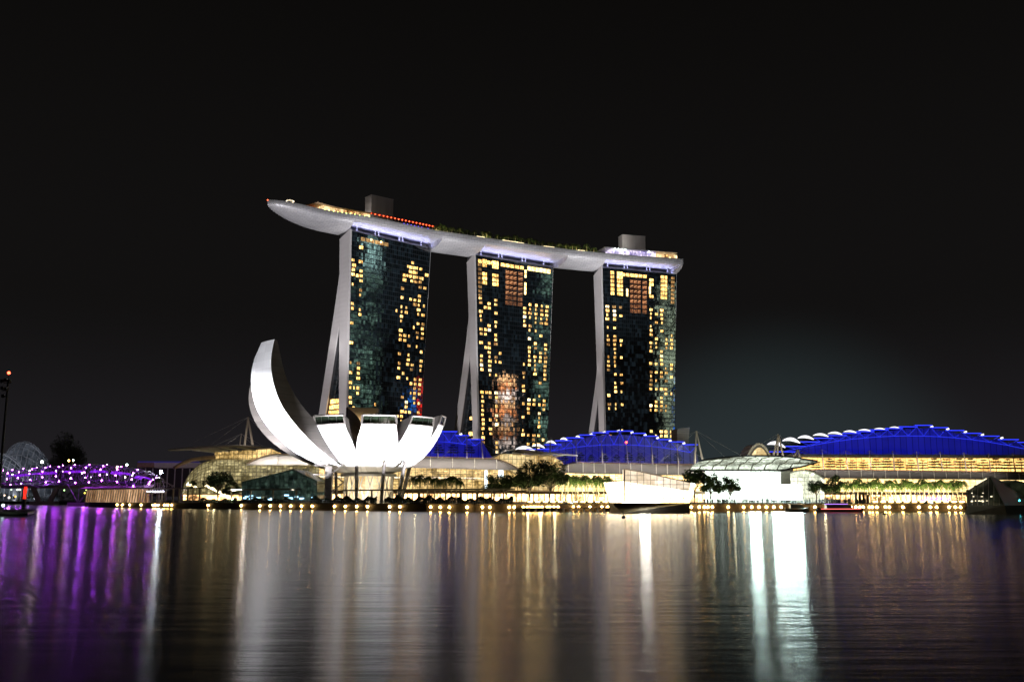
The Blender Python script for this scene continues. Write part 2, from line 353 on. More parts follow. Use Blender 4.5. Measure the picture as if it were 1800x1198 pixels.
# ================================================================== TOWERS
TW = []
def tower(k, fl, fr, ax, bx, A, zs, label):
    H = 190.0
    FL = WZ(fl[0], fl[1], H); FR = WZ(fr[0], fr[1], H); d = Vector((FR.x - FL.x, FR.y - FL.y, 0)); Wd = d.length; d /= Wd
    n = Vector((-d.y, d.x, 0)); base = Vector((FL.x, FL.y, 0))
    def face(u, z, out=0.0, s=None):
        l = 1 - z / H; x0 = ax * l; x1 = Wd - bx * l
        bow = .12 * math.sin(math.pi * u) + .5 * math.sin(math.pi * z / H)
        return base + d * (x0 + (x1 - x0) * u) + n * (bow - out) + Vector((0, 0, z))
    th = lambda z: (.88, .76, .96)[k] * (8.8 + 5.4 * max(0, z / H) ** 1.6)
    offz = lambda z: A * max(0, (zs - z) / zs) ** 1.12
    root = empty('hotel_tower', base + Vector((0, 0, LANDZ)), label, 'tower', 'hotel towers under the roof park')
    NZ = 38; zsl = [LANDZ + (H - LANDZ) * i / NZ for i in range(NZ + 1)]; NU = 8
    m = MB(); rows = [[face(j / NU, z) for j in range(NU + 1)] for z in zsl]; uv = [[(Wd * j / NU + 300 * k, z) for j in range(NU + 1)] for z in zsl]
    m.grid(rows, uv=uv); m.build('curtain_wall', M['glass'], root)
    # front slab: body behind the curtain wall
    m = MB()
    rows = []
    for z in zsl:
        a = face(0, z); b = face(1, z); t = th(z); rows.append([a + n * 3.8 + d * .3, a + n * t, b + n * t, b + n * 3.8 - d * .3])
    m.grid(rows, closed=True); q = rows[-1]; m.add(q, [(0, 1, 2, 3)]); m.build('front_slab', M['dark'], root)
    # rear leaning slab
    m = MB(); rows = []
    for z in zsl:
        a = face(0, z); b = face(1, z); o = offz(z) + .4; o2 = max(o + .2, min(th(z) - 2, o + 5)); rows.append([a + n * o2 + d * .8, a + n * (o + 8.6) + d * .8, b + n * (o + 8.6) - d * .8, b + n * o2 - d * .8])
    m.grid(rows, closed=True); m.add(rows[-1], [(0, 1, 2, 3)]); m.build('rear_slab', M['dark'], root)
    # end walls of pale concrete
    for s in (0, 1):
        for rear in (0, 1):
            m = MB(); rows = []
            for z in zsl:
                if rear and offz(z) < .6: continue
                a = face(s, z) - face(.5, z); p = face(s, z); o = offz(z) if rear else 0; dd = -d if s == 0 else d
                e0 = .7 if not rear else .1
                t0 = o + (0.4 if rear else (-.5 if s == 0 else .5)); t1 = o + (9.2 if rear else th(z))
                if rear: e0 = -.2
                rows.append([p + n * t0 + dd * e0, p + n * t1 + dd * e0, p + n * t1 - dd * .9, p + n * t0 - dd * .9])
            if not rear:   # sloping head of the fin, cut under the hull
                lo = rows[-1]; top = [v + Vector((0, 0, h)) for v, h in zip(lo, (1.0, -4.0, -4.0, 1.0))]; rows[-1] = top
            m.grid(rows, closed=True); m.add(rows[-1], [(0, 1, 2, 3)]); m.build('end_wall', M['endwall'], root)
    # glazed end of the atrium between the legs
    m = MB(); rows = []
    for z in zsl:
        if offz(z) - th(z) < .2 and z > 30: break
        p = face(0, z) + d * 3.0; rows.append([p + n * (th(z) - .2), p + n * (offz(z) + .8)])
    uv = [[(0, r[0].z), ((r[1] - r[0]).length, r[0].z)] for r in rows]
    m.grid(rows, uv=uv); m.build('atrium_glazing', M['glass'], root)
    return dict(root=root, face=face, W=Wd, d=d, n=n, base=base, th=th, off=offz, H=H)
def endwall_mat():
    m = mat('end_wall_panels', (.52, .50, .50), .7, var=.07, scale=.04); n = m.node_tree; L = n.links.new; b = n.nodes['Principled BSDF']
    g = n.nodes.new('ShaderNodeNewGeometry'); s = n.nodes.new('ShaderNodeSeparateXYZ'); L(g.outputs['Position'], s.inputs[0])
    q = n.nodes.new('ShaderNodeMath'); q.operation = 'PINGPONG'; q.inputs[1].default_value = 1.72; L(s.outputs['Z'], q.inputs[0])
    bp = n.nodes.new('ShaderNodeBump'); bp.inputs['Strength'].default_value = .3; bp.inputs['Distance'].default_value = .1; L(q.outputs[0], bp.inputs['Height']); L(bp.outputs[0], b.inputs['Normal'])
    return m
M['endwall'] = endwall_mat()
T1 = tower(0, (616, 405), (757, 437), 2.0, 9.0, 42, 181, 'leftmost of three hotel towers, mostly dark glass beside the lotus-shaped museum')
T2 = tower(1, (834, 448), (972, 470), 6.5, 8.5, 47, 150, 'middle of three hotel towers, amber corridor grid under its bright crown')
T3 = tower(2, (1057, 470), (1189, 482), 1.5, 8.0, 46, 118, 'rightmost of three hotel towers, behind the highest blue stepped roof')
def pane(m, T, u0, u1, z0, z1, out=.25, mi=0):
    f = T['face']; m.quad(f(u0, z0, out), f(u1, z0, out), f(u1, z1, out), f(u0, z1, out), mi)
def lit_window(T, u, z, w=.052, h=2.5, mtl='win', frame=False):
    m = MB(); f = T['face']; a, b, c, d = f(u - w / 2, z, .12), f(u + w / 2, z, .12), f(u + w / 2, z + h, .12), f(u - w / 2, z + h, .12)
    m.quad(a, b, c, d, 0)
    # frame round the pane and one upright bar
    for p, q in ((a, b), (b, c), (c, d), (d, a), ((a + b) / 2 * .55 + (a + b) / 2 * .45 + (b - a) * .12, (d + c) / 2 + (c - d) * .12)):
        m.beam(p, q, .3, .3, 1)
    return m
def fill(T, cols, seed, zlo, zhi, prob, special=()):
    """rooms with the light on: floors above one another share a column; runs of lit rooms"""
    rnd = random.Random(seed); out = []
    for u, pr in cols:
        run = 0
        z = zlo
        while z < zhi:
            p = pr * prob(z)
            if run > 0: p = min(.75, p * 1.3 + .03)
            if rnd.random() < p:
                r_ = rnd.random(); mtl = 'win' if r_ < .5 else ('winwhite' if r_ < .68 else ('wincurt' if r_ < .86 else 'windim'))
                out.append((u + rnd.uniform(-.004, .004), z, rnd.choice((.042, .042, .036, .024)) if rnd.random() < .9 else .05, rnd.uniform(2.1, 2.5), mtl)); run += 1
            else: run = 0
            z += 3.45
    return out
def place_windows(T, wins, cap=100):
    wins = sorted(wins, key=lambda w: -w[2] * w[3]); rest = MB()
    for i, (u, z, w, h, mt) in enumerate(wins):
        if i < cap: lit_window(T, u, z, w, h).build('window', [M[mt], M['black']], T['root'])
        else:
            q = lit_window(T, u, z, w, h); rest.add(q.v, [tuple(f) for f in q.f[:1]], 0); rest.add(q.v, [tuple(f) for f in q.f[1:]], 1)
    if rest.v: rest.build('lit_windows', [M['win'], M['black']], T['root'], kind='stuff')
z0 = 3.45 * 1 + LANDZ
g1 = lambda z: 1.0 if z < 160 else .8
w1 = fill(T1, [(.04, .36), (.085, .14), (.135, .36), (.36, .02), (.44, .03), (.60, .07), (.66, .34), (.72, .36), (.775, .36), (.83, .26), (.885, .46), (.95, .40)], 5, z0 + 28, 178, g1)
w1 += [(u, 3.45 * k + z0, .05, 2.6, 'win') for u, k in ((.68, 46), (.755, 48), (.755, 47), (.755, 46), (.80, 48), (.80, 47), (.80, 46), (.68, 45), (.90, 46), (.965, 47), (.13, 50), (.13, 47), (.05, 46), (.10, 44))]
place_windows(T1, w1)
g2 = lambda z: .25 if 84 < z < 96 else (1.0 if z < 150 else 1.1)
w2 = fill(T2, [(.065, .5), (.12, .12), (.17, .5), (.255, .48), (.31, .10), (.635, .42), (.71, .42), (.79, .44), (.865, .5), (.935, .44)], 11, z0 + 5, 158, g2)
w2 += [(u, 3.45 * k + z0, w, 2.9, 'win') for u, w in ((.12, .06), (.255, .08)) for k in (52, 51, 49, 48, 47)] + [(.06, 3.45 * k + z0, .045, 2.4, 'windim') for k in range(44, 53)]
place_windows(T2, w2)
g3 = lambda z: .12 if 58 < z < 74 else 1.0
w3 = fill(T3, [(.07, .46), (.16, .56), (.245, .40), (.655, .56), (.73, .42), (.805, .48), (.87, .38), (.945, .36)], 23, z0 + 3, 160, g3)
w3 += [(u, 3.45 * k + z0, w, 2.9, 'win') for u, w in ((.14, .05), (.24, .08), (.66, .06), (.83, .09)) for k in (52, 51, 50, 49, 48, 47) if not (u == .66 and k in (52, 49, 48))] + [(.95, 3.45 * k + z0, .05, 2.6, 'windim') for k in range(46, 53)]
place_windows(T3, w3)
# amber corridor grid near the top of two towers, lit crown storeys, red and blue signs mirrored by the glass are left to the reflections
for T, us, rows_ in ((T2, (.405, .455, .505, .575), 7), (T3, (.395, .445, .495, .57), 7)):
    for k in range(rows_):
        m = MB()
        for u in us:
            z = T['H'] - 11 - k * 4.1; w = .042 if u < .55 else .06
            f = T['face']; m.quad(f(u - w / 2, z, .12), f(u + w / 2, z, .12), f(u + w / 2, z + 3, .12), f(u - w / 2, z + 3, .12), 0)
            if k < 5: m.beam(f(u - w * .4, z + 1.2, .3), f(u + w * .4, z + 2.4, .3), .35, .35, 1)
        m.build('corridor_window', [M['winred'], M['lamp_dimamber'] if 'lamp_dimamber' in M else M.setdefault('lamp_dimamber', lamp('amber_tube', (1, .45, .18), 1.1))], T['root'])
for T, u0, u1, hot in ((T1, .12, .46, 2), (T2, .04, .30, 2), (T2, .32, .62, 2), (T2, .66, .97, 3), (T3, .20, .60, 2)):
    m = MB(); n_ = int((u1 - u0) / .05)
    for i in range(n_):
        a = u0 + (u1 - u0) * (i + .08) / n_; b = u0 + (u1 - u0) * (i + .9) / n_
        pane(m, T, a, b, T['H'] - 5.6, T['H'] - 2.2 if hot == 3 else T['H'] - 3.0, .3)
    m.build('crown_glazing', M['winhot'] if hot == 3 else (M['windim'] if T is T1 else M['win']), T['root'])
for T, u, ks in ((T2, .64, (51, 50, 48, 47, 46)), (T3, .64, (49, 48)), (T3, .335, (48, 47))):
    for k in ks:
        m = MB(); z = z0 + 3.45 * k; pane(m, T, u - .012, u + .012, z, z + 2.9, .2); m.build('stair_window', M['winhot'], T['root'])
# atrium lounges between the legs
for T, zs_, c in ((T1, [(58, 3), (62, 3), (66, 3), (70, 3), (38, 2.5), (32, 2.5)], 'win'), (T2, [(z_, 3) for z_ in range(22, 56, 5)] + [(64, 2.5)], 'win'), (T3, [(z_, 2.6) for z_ in range(20, 48, 6)], 'windim')):
    for z_, h in zs_:
        p = T['face'](0, z_) + T['d'] * 2.4; t0 = T['th'](z_) + .6; t1 = max(t0 + 1.5, T['off'](z_) - .2)
        if T is T2: t1 = t0 + (t1 - t0) * .5
        m = MB(); m.quad(p + T['n'] * t0, p + T['n'] * t1, p + T['n'] * t1 + Vector((0, 0, h)), p + T['n'] * t0 + Vector((0, 0, h))); m.build('atrium_window', M[c], T['root'])

# ================================================================== SKYPARK (roof park)
RIM = [WZ(px, py, 198.5) for px, py in ((600, 374.5), (650, 383), (700, 393.5), (766, 407), (820, 415), (880, 424), (940, 433), (1000, 440.5), (1060, 446.5), (1120, 451.5), (1201, 457))]
tip = WZ(470, 354, 198.5)
nrm = []
for i, p in enumerate(RIM):
    d = (RIM[min(i + 1, len(RIM) - 1)] - RIM[max(i - 1, 0)]).normalized(); n = Vector((-d.y, d.x, 0)); nrm.append(n if n.y > 0 else -n)
HW = 19.0
ctr = [p + n * HW for p, n in zip(RIM, nrm)]
# centre line eased from the first known point to the tip
c0, c1 = tip, ctr[0]; dirc = (ctr[1] - ctr[0]).normalized()
pre = []
Lc = (c1 - c0).length
for k in range(14):
    t = k / 14; h1 = dirc * Lc; h0 = (c1 - c0) * 1.0
    a, b, c, d_ = (2*t**3 - 3*t**2 + 1), (t**3 - 2*t**2 + t), (-2*t**3 + 3*t**2), (t**3 - t**2)
    pre.append(c0 * a + h0 * b + c1 * c + h1 * d_)
CL = pre + ctr
# resample finely
def resample(pts, step):
    o = [pts[0]]; acc = 0
    for a, b in zip(pts, pts[1:]):
        L_ = (b - a).length; k = max(1, int(L_ / step))
        for i in range(1, k + 1): o.append(a + (b - a) * i / k)
    return o
CL = resample(CL, 3.0)
S = [0.0]
for a, b in zip(CL, CL[1:]): S.append(S[-1] + (b - a).length)
TOT = S[-1]
def hull_w(s): 
    t = min(1, s / 92.0); return max(.35, HW * (1 - (1 - t) ** 2.3) ** .62)
NRM = []
for i, p in enumerate(CL):
    a = CL[max(i - 4, 0)]; b = CL[min(i + 4, len(CL) - 1)]; d = (b - a).normalized(); NRM.append(Vector((-d.y, d.x, 0)) if -d.y * 0 + d.x > 0 else Vector((d.y, -d.x, 0)))
def sAt(P):
    """station along the hull nearest to a plan point"""
    best = min(range(len(CL)), key=lambda i: (CL[i].x - P.x) ** 2 + (CL[i].y - P.y) ** 2); return S[best]
notch = []
for T in (T1, T2, T3):
    f = T['face']; a = sAt(f(0, 190) + T['n'] * 6); b = sAt(f(1, 190) + T['n'] * 6); notch.append((a - 1.5 + (0 if T is not T3 else 1), min(b + 1.0, TOT - 5)))
hull = MB(); rows = []; uvs = []
TH = [math.pi * k / 20 for k in range(21)]
def section(i, cut):
    w = hull_w(S[i]); dep = 2.0 + 6.6 * min(1, (w / HW)) ** 1.2; r = []
    for th_ in TH:
        o = -w * math.cos(th_); z = 198.5 - dep * math.sin(th_) ** .75
        if cut and o > -HW + 1.6: z = max(z, 194.8)
        r.append(CL[i] + NRM[i] * o + Vector((0, 0, z - 198.5)))
    return r
for i in range(len(CL)):
    incut = any(a < S[i] < b for a, b in notch)
    prev = any(a < S[i - 1] < b for a, b in notch) if i else False
    if i and incut != prev:
        for c in (prev, incut):
            r = section(i, c); rows.append(r); uvs.append([(S[i] + (.4 if c == incut else 0), k * 2.6) for k in range(21)])
    else:
        rows.append(section(i, incut)); uvs.append([(S[i], k * 2.6) for k in range(21)])
hull.grid(rows, uv=uvs); hull.add(rows[-1], [tuple(range(21))])
skyroot = empty('roof_park', Vector((RIM[5].x, RIM[5].y, 198.5)), 'long curved ship-shaped roof park laid across the three hotel towers', 'roof park')
def hull_mat():
    m = bpy.data.materials.new('hull_cladding'); m.use_nodes = True; n = m.node_tree; L = n.links.new; b = n.nodes['Principled BSDF']
    uv = n.nodes.new('ShaderNodeUVMap'); mp = n.nodes.new('ShaderNodeMapping'); mp.inputs['Rotation'].default_value = (0, 0, R(12)); L(uv.outputs[0], mp.inputs[0])
    br = n.nodes.new('ShaderNodeTexBrick'); br.inputs['Scale'].default_value = .33; br.inputs['Mortar Size'].default_value = .035; br.inputs['Brick Width'].default_value = 1.5; br.inputs['Row Height'].default_value = .75
    br.inputs['Color1'].default_value = (.60, .59, .60, 1); br.inputs['Color2'].default_value = (.50, .49, .51, 1); br.inputs['Mortar'].default_value = (.26, .26, .28, 1); L(mp.outputs[0], br.inputs['Vector']); L(br.outputs['Color'], b.inputs['Base Color'])
    b.inputs['Roughness'].default_value = .42; b.inputs['Metallic'].default_value = .25
    bp = n.nodes.new('ShaderNodeBump'); bp.inputs['Strength'].default_value = .25; bp.inputs['Distance'].default_value = .15; L(br.outputs['Fac'], bp.inputs['Height']); bp.invert = True; L(bp.outputs[0], b.inputs['Normal'])
    return m
M['hull'] = hull_mat()
hull.build('hull', M['hull'], skyroot, smooth=False)
deck = MB(); dr = [[CL[i] - NRM[i] * (hull_w(S[i]) - .1), CL[i] + NRM[i] * (hull_w(S[i]) - .1)] for i in range(len(CL))]
deck.grid([[p + Vector((0, 0, -.25)) for p in r] for r in dr]); deck.build('deck', M['paving'], skyroot)
par = MB()
for sg in (-1, 1):
    rr = [[CL[i] + NRM[i] * sg * (hull_w(S[i]) - o) + Vector((0, 0, z)) for o, z in ((0.05, -.1), (.05, 1.1), (.35, 1.1), (.35, -.1))] for i in range(len(CL))]
    par.grid(rr)
par.build('parapet', M['steel'], skyroot)
def deckP(s, o, z=0.0):
    i = min(range(len(S)), key=lambda k: abs(S[k] - s)); return CL[i] + NRM[i] * o + Vector((0, 0, z))
def sPx(px, o=0):
    """station whose point offset by o appears at column px"""
    return S[min(range(len(CL)), key=lambda i: abs(pxof(CL[i] + NRM[i] * o)[0] - px))]
# struts between tower heads and the hull, and the strip lights that wash the recess
M['strip_blue'] = lamp('lavender_strip', (.50, .50, 1.0), 3.0)
for T, (a, b) in zip((T1, T2, T3), notch):
    m = MB(); f = T['face']
    pl = [f(.02, 190, -1.5), f(.98, 190, -1.5), f(.98, 190, -12), f(.02, 190, -12)]
    m.prism([p + Vector((0, 0, 0)) for p in pl], (0, 0, 1.2)); m.build('roof_slab', M['steel'], T['root'])
    for u in (.10, .32, .36, .62, .66, .9):
        q = f(u, 190, -2.5); m2 = MB(); m2.tube([q + Vector((0, 0, .5)), q + Vector((0, 0, 4.8))], .45, 6); m2.build('strut', M['white'], T['root'])
    m = MB(); m.tube([f(u / 10, 191.4, -1.0) for u in range(0, 11)], .18, 4); m.build('handrail', M['steel'], T['root'])
    m = MB()
    for j in range(8):
        u = .06 + .88 * j / 7; q = f(u, 191.5, -3.5); m.box(q, (4.0, .5, .3), math.atan2(T['d'].y, T['d'].x))
    m.build('strip_light', M['strip_blue'], T['root'])
    for j in range(5):
        q = f(.10 + .20 * j, 191.4, -2.0); 
        tgt = Vector((0, 0, 1)) - T['n'] * .7; z_ax = -tgt.normalized(); y_ax = z_ax.cross(T['d']).normalized()
        ol = light('recess_light', 'AREA', q, q + tgt, 850, (.46, .48, 1.0), 15, size_y=.6); ol.rotation_euler = Matrix((T['d'], y_ax, z_ax)).transposed().to_euler()

for u in (.24, .36):
    q = T1['face'](u, 186.4, .9); m = MB(); m.ball(q, .8, 8, 5); m.build('crown_lamp', M['winhot'], T1['root'])
for u, z in ((.22, 173), (.30, 140), (.47, 128)):
    pass
# ================================================================== FLOODLIGHTS
def tower_floods():
    for T, e_ in ((T1, 1.0), (T2, 1.0), (T3, 1.0)):
        c = T['face'](0, 110) + T['n'] * 18
        for hz, k in ((150, .5), (80, .42), (30, .45)):
            src = T['base'] - T['d'] * 110 - T['n'] * 40; src.z = 20
            tg = T['face'](0, hz) + T['n'] * 15
            light('tower_floodlight', 'SPOT', src, tg, 950000 * k, (1.0, .93, .93), 1.5, 26)
tower_floods()
for px, Y, tx, w, e_ in ((560, 520, 520, 60, .9), (640, 560, 600, 50, 1.0), (800, 600, 790, 50, 1.0), (900, 640, 920, 55, 1.0), (1050, 660, 1020, 50, 1.0), (1180, 690, 1150, 50, 1.0)):
    a = W(px, 850, Y); a.z = 25; b = WZ(tx, 400 if tx < 900 else 445, 196); light('hull_floodlight', 'SPOT', a, b, 620000 * e_, (.98, .97, 1.0), 2, w)
# ================================================================== LOTUS MUSEUM
MC = W(648, 850, 388); MC.z = 0
M['petal'] = mat('petal_white', (.80, .80, .82), .55, var=.04, scale=.05)
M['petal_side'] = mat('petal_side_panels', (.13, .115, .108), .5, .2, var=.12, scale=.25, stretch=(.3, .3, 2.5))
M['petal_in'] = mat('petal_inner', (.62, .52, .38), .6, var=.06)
joints(M['petal'], (4, 1000, 3.2), .03, .85); joints(M['petal_side'], (1000, 1000, 2.6), .05, .6)
M['darkglass'] = mat('dark_glazing', (.012, .02, .012), .25, var=.4, scale=.3, spec=.6)
mus = empty('lotus_museum', MC + Vector((0, 0, LANDZ)), 'white floodlit lotus-shaped museum with one tall crescent petal, beside the bay', 'museum')
BOWL = [(3, 13.2), (9, 13.8), (15, 15.6), (19.5, 18.2), (23.5, 21.8), (26.6, 26), (28.9, 30.5), (30.2, 35)]
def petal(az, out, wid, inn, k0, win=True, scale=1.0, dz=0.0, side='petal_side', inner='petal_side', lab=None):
    """out: outer profile (radius, height); wid: half widths; inn: (radius, height) of the inner line from point k0 on"""
    a = R(az); dr = Vector((math.cos(a), math.sin(a), 0)); nv = 9
    n = len(out)
    # refine profile
    def cr(P, t):
        i = min(int(t), len(P) - 2); f = t - i; p0 = P[max(i - 1, 0)]; p1 = P[i]; p2 = P[i + 1]; p3 = P[min(i + 2, len(P) - 1)]
        return tuple(.5 * (2 * b + (c - a_) * f + (2 * a_ - 5 * b + 4 * c - d_) * f * f + (3 * b - a_ - 3 * c + d_) * f ** 3) for a_, b, c, d_ in zip(p0, p1, p2, p3))
    NS = 4; ts = [i / NS for i in range((n - 1) * NS + 1)]
    O = [cr(out, t) for t in ts]; Wd_ = [cr([(w, 0) for w in wid], t)[0] for t in ts]
    def pt(r, z, w, v):
        ang = a + v * w / max(r, 6); return MC + Vector((r * math.cos(ang), r * math.sin(ang), z))
    m = MB(); rows = [[pt(r, z, w, -1 + 2 * j / (nv - 1)) for j in range(nv)] for (r, z), w in zip(O, Wd_)]
    if win:
        cut = len(rows) - 1 - NS + 1
        shell_rows = rows[:cut + 1]
    else: shell_rows = rows; cut = len(rows) - 1
    m.grid(shell_rows)
    sh = m.build('petal', M['petal'], mus, smooth=True)
    # flanks
    I = [cr(inn, i * (len(inn) - 1) / (len(rows) - 1 - k0 * NS)) for i in range(len(rows) - k0 * NS)]
    for sgn in (-1, 1):
        m = MB(); rr = []
        for i in range(k0 * NS, len(rows)):
            r, z = O[i]; w = Wd_[i]; ri, zi = I[i - k0 * NS]
            rr.append([pt(r, z, w, sgn), pt(r, z, w, sgn) * .5 + pt(max(ri, 2), zi, w * min(1, max(ri, 2) / max(r, 1) + .0), sgn) * .5, pt(max(ri, 2), zi, w * max(ri, 3) / max(r, 3), sgn)])
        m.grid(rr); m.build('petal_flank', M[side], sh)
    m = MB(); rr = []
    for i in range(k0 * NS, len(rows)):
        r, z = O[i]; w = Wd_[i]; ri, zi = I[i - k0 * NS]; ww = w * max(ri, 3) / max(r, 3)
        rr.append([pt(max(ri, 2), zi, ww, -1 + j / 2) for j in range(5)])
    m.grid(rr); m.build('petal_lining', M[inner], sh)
    # head: closes the tip
    m = MB(); top = rows[-1]; it = rr[-1]
    if win:
        # skylight band between the shell edge and the head
        m = MB(); lo = rows[cut]; hi = rows[-1]
        inset = -dr * .5
        m.grid([[p + inset for p in lo], [p + inset for p in hi]]); g_ = m.build('petal_window', M['darkglass'], sh)
        m = MB(); m.tube(lo, .28, 4); m.tube(hi, .42, 4); m.tube([lo[0], hi[0]], .45, 4); m.tube([lo[-1], hi[-1]], .45, 4); m.build('window_frame', M['petal_side'], g_)
        m = MB()
        for j in (2, 4, 6): m.tube([lo[j] + inset * .6, hi[j] + inset * .6], .09, 4)
        m.build('glazing_bar', M['black'], g_)
    m = MB(); m.grid([[p for p in rows[-1]], [rr[-1][min(4, j // 2)] for j in range(nv)]]); m.build('petal_cap', M['petal_side'], sh)
    return sh
t18 = math.tan(R(18))
def bowl_petal(az, H=35, s=1.0, tw=5.7, **kw):
    out = [(r * s, 13.2 + (z - 13.2) * (H - 13.2) / 21.8) for r, z in BOWL]
    wid = [r * s * t18 * 1.0 for r, z in BOWL[:5]] + [7.6 * s ** .5, 6.7, tw]
    inn = [(13, 17), (7, 23), (12, 30.0), (29.3, 35)]; inn = [(r * s, 13.2 + (z - 13.2) * (H - 13.2) / 21.8) for r, z in inn]
    return petal(az, out, wid, inn, 4, **kw)
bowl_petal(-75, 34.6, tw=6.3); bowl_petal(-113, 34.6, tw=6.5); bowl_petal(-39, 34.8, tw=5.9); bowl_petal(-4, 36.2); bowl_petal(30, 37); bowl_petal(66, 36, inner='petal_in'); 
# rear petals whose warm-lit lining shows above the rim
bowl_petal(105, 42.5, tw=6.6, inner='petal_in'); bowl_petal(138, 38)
BIGO = [(3, 13.2), (12, 14.4), (21, 17.6), (29.5, 22.6), (37, 29.3), (42.6, 37.5), (45.6, 46.5), (45.8, 55), (43.6, 63.2)]
BIGW = [1, 4.2, 7.6, 9.4, 9.9, 9.3, 8.2, 6.8, 4.9]
BIGI = [(17, 21), (15, 26.5), (23, 30), (30, 35.2), (36, 42.5), (39.8, 50.5), (42.4, 62.8)]
petal(-139, [(r * (1.0 + .06 * min(1, (z - 13) / 25)), z * .985) for r, z in BIGO], [w * 1.08 for w in BIGW], [(r * (1.0 + .06 * min(1, (z - 13) / 25)), z * .985) for r, z in BIGI], 2, win=False)
# the shorter petal low on its far side and the tall unlit one behind
petal(-178, [(3, 13.2), (12, 14.6), (20, 17.4), (28, 21.6), (35, 27), (39, 31.5)], [1, 4, 6.6, 7.6, 7, 6], [(18, 20), (24, 26), (32, 30), (38.2, 31.6)], 2, win=True)
petal(174, [(r * 1.055, 13.2 + (z - 13.2) * .84) for r, z in BIGO], BIGW, [(r * 1.055, 13.2 + (z - 13.2) * .84) for r, z in BIGI], 2, win=False)
# underside disc, lattice drum, columns, lift tower
m = MB(); m.grid([[MC + Vector((r * math.cos(2 * math.pi * k / 32), r * math.sin(2 * math.pi * k / 32), z)) for k in range(32)] for r, z in ((11, 12.6), (11, 13.6), (2, 13.6))], closed=True)
m.add([MC + Vector((11 * math.cos(2 * math.pi * k / 32), 11 * math.sin(2 * math.pi * k / 32), 12.6)) for k in range(32)], [tuple(range(32))]); m.build('bowl_base', M['white'], mus)
M['drumglow'] = litglass('lobby_glass', (.9, .6, .25), (1, .85, .55), 1.5, lo=.6)
m = MB(); m.grid([[MC + Vector((8.2 * math.cos(2 * math.pi * k / 32), 8.2 * math.sin(2 * math.pi * k / 32), z)) for k in range(32)] for z in (LANDZ, 12.6)], closed=True); m.build('lobby_glazing', M['drumglow'], mus)
m = MB()
for k in range(16):
    for sg in (-1, 1):
        a = 2 * math.pi * k / 16; b = a + sg * 2 * math.pi / 32 * 1.6; m.tube([MC + Vector((10 * math.cos(a), 10 * math.sin(a), LANDZ)), MC + Vector((9.4 * math.cos(b), 9.4 * math.sin(b), 12.7))], .22, 5)
m.build('drum_lattice', M['white'], mus)
for pxt, pyt, pxb, Y, r in ((627, 813, 627, 372, .55), (676, 813, 670, 370, .55), (712, 812, 699, 374, .6), (722, 814, 705, 392, .6), (690, 838, 686, 400, .5), (590, 822, 592, 396, .5)):
    a = W(pxt, pyt, Y); b = W(pxb, 870, Y); b.z = LANDZ; m = MB(); m.tube([b, a + Vector((0, 0, .5))], r * 1.25, 8); m.build('column', M['petal_side'], mus)
lc = W(578, 850, 372); m = MB()
lift = empty('lift_tower', Vector((lc.x, lc.y, LANDZ)), 'white lift tower with zigzag stairs below the tall museum petal', 'lift tower')
m.box((lc.x, lc.y, LANDZ + 7), (2.6, 2.6, 14)); m.build('shaft', M['petal_side'], lift)
m = MB()
for k in range(4):
    z = LANDZ + 1 + k * 3.4; m.beam((lc.x + 1.5, lc.y - 2, z + (0 if k % 2 else 3.4)), (lc.x + 6, lc.y - 2, z + (3.4 if k % 2 else 0)), 1.2, .35); m.box((lc.x - 3.4, lc.y - 1.2, z + 3), (4.4, 2.2, .25))
m.build('stair_flight', M['petal_side'], lift)
# museum floodlights on the ground round the bowl, aimed up at the petals
for az, k in ((-172, .8), (-150, 1.9), (-128, 1.15), (-100, 1.0), (-72, 1.0), (-45, 1.0), (-15, .8)):
    a = R(az); p = MC + Vector((math.cos(a), math.sin(a), 0)) * (37 if az > -140 else 52); p.z = 3.2
    t = MC + Vector((math.cos(a), math.sin(a), 0)) * (25 if az > -140 else 42); t.z = 28 if az > -140 else 46
    light('museum_floodlight', 'SPOT', p, t, (200000 if az > -140 else 480000) * k, (.95, .96, 1.0), 1.2, 68 if az > -140 else 90, blend=.4)
light('museum_uplight', 'POINT', MC + Vector((0, -13, 4)), (0, 0, 0), 3500, (1, .86, .62), 1.0)
light('museum_court_light', 'SPOT', MC + Vector((4, -4, 33)), MC + Vector((-3, 26, 40)), 60000, (1, .75, .42), 1.0, 100)
light('petal_fill', 'SPOT', (-168, 205, 4), MC + Vector((-33, -30, 45)), 1100000, (.96, .96, 1), 1.5, 15, blend=.6)  # added spot out of frame, put there only to light the tall petal
# low warm light on the tall petal's inner flank
light('petal_wash', 'SPOT', MC + Vector((12, -30, 30)), MC + Vector((-30, -18, 42)), 3000, (1, .9, .82), 2.0, 80)
# ================================================================== SHOPPING ARCADE, ROOFS, PLAZA
LM = Line(320, 450, 1800, 500)
M['vglass'] = litglass('arcade_glass', (.55, .34, .10), (1.0, .70, .30), 2.0, lo=.24, hi=1.0, sparkle=1.2)
M['vglass_dim'] = litglass('arcade_glass_dim', (.32, .24, .08), (.85, .72, .36), .75, lo=.22, hi=.95, sparkle=1.0)
M['vglass_hot'] = litglass('arcade_glass_hot', (1.0, .70, .28), (1.0, .68, .27), 5.0, lo=.3, hi=1.0, sparkle=1.5)
M['shops'] = litglass('shopfront_glass', (.35, .17, .06), (1.0, .62, .26), 11, cell=(5, 5, 5), lo=.05, hi=1.2, sparkle=4)
M['plaza'] = litglass('plaza_hall_glass', (.80, .95, .80), (.85, 1.0, .88), 4.5, lo=.45, hi=1.3, sparkle=2)
M['terrace'] = litglass('terrace_glass', (.85, .45, .12), (1.0, .58, .18), 3.2, cell=(6, 6, 2), lo=.45, hi=1.1, sparkle=1)
M['mull'] = mat('mullion', (.06, .05, .035), .5, .3, var=.1)
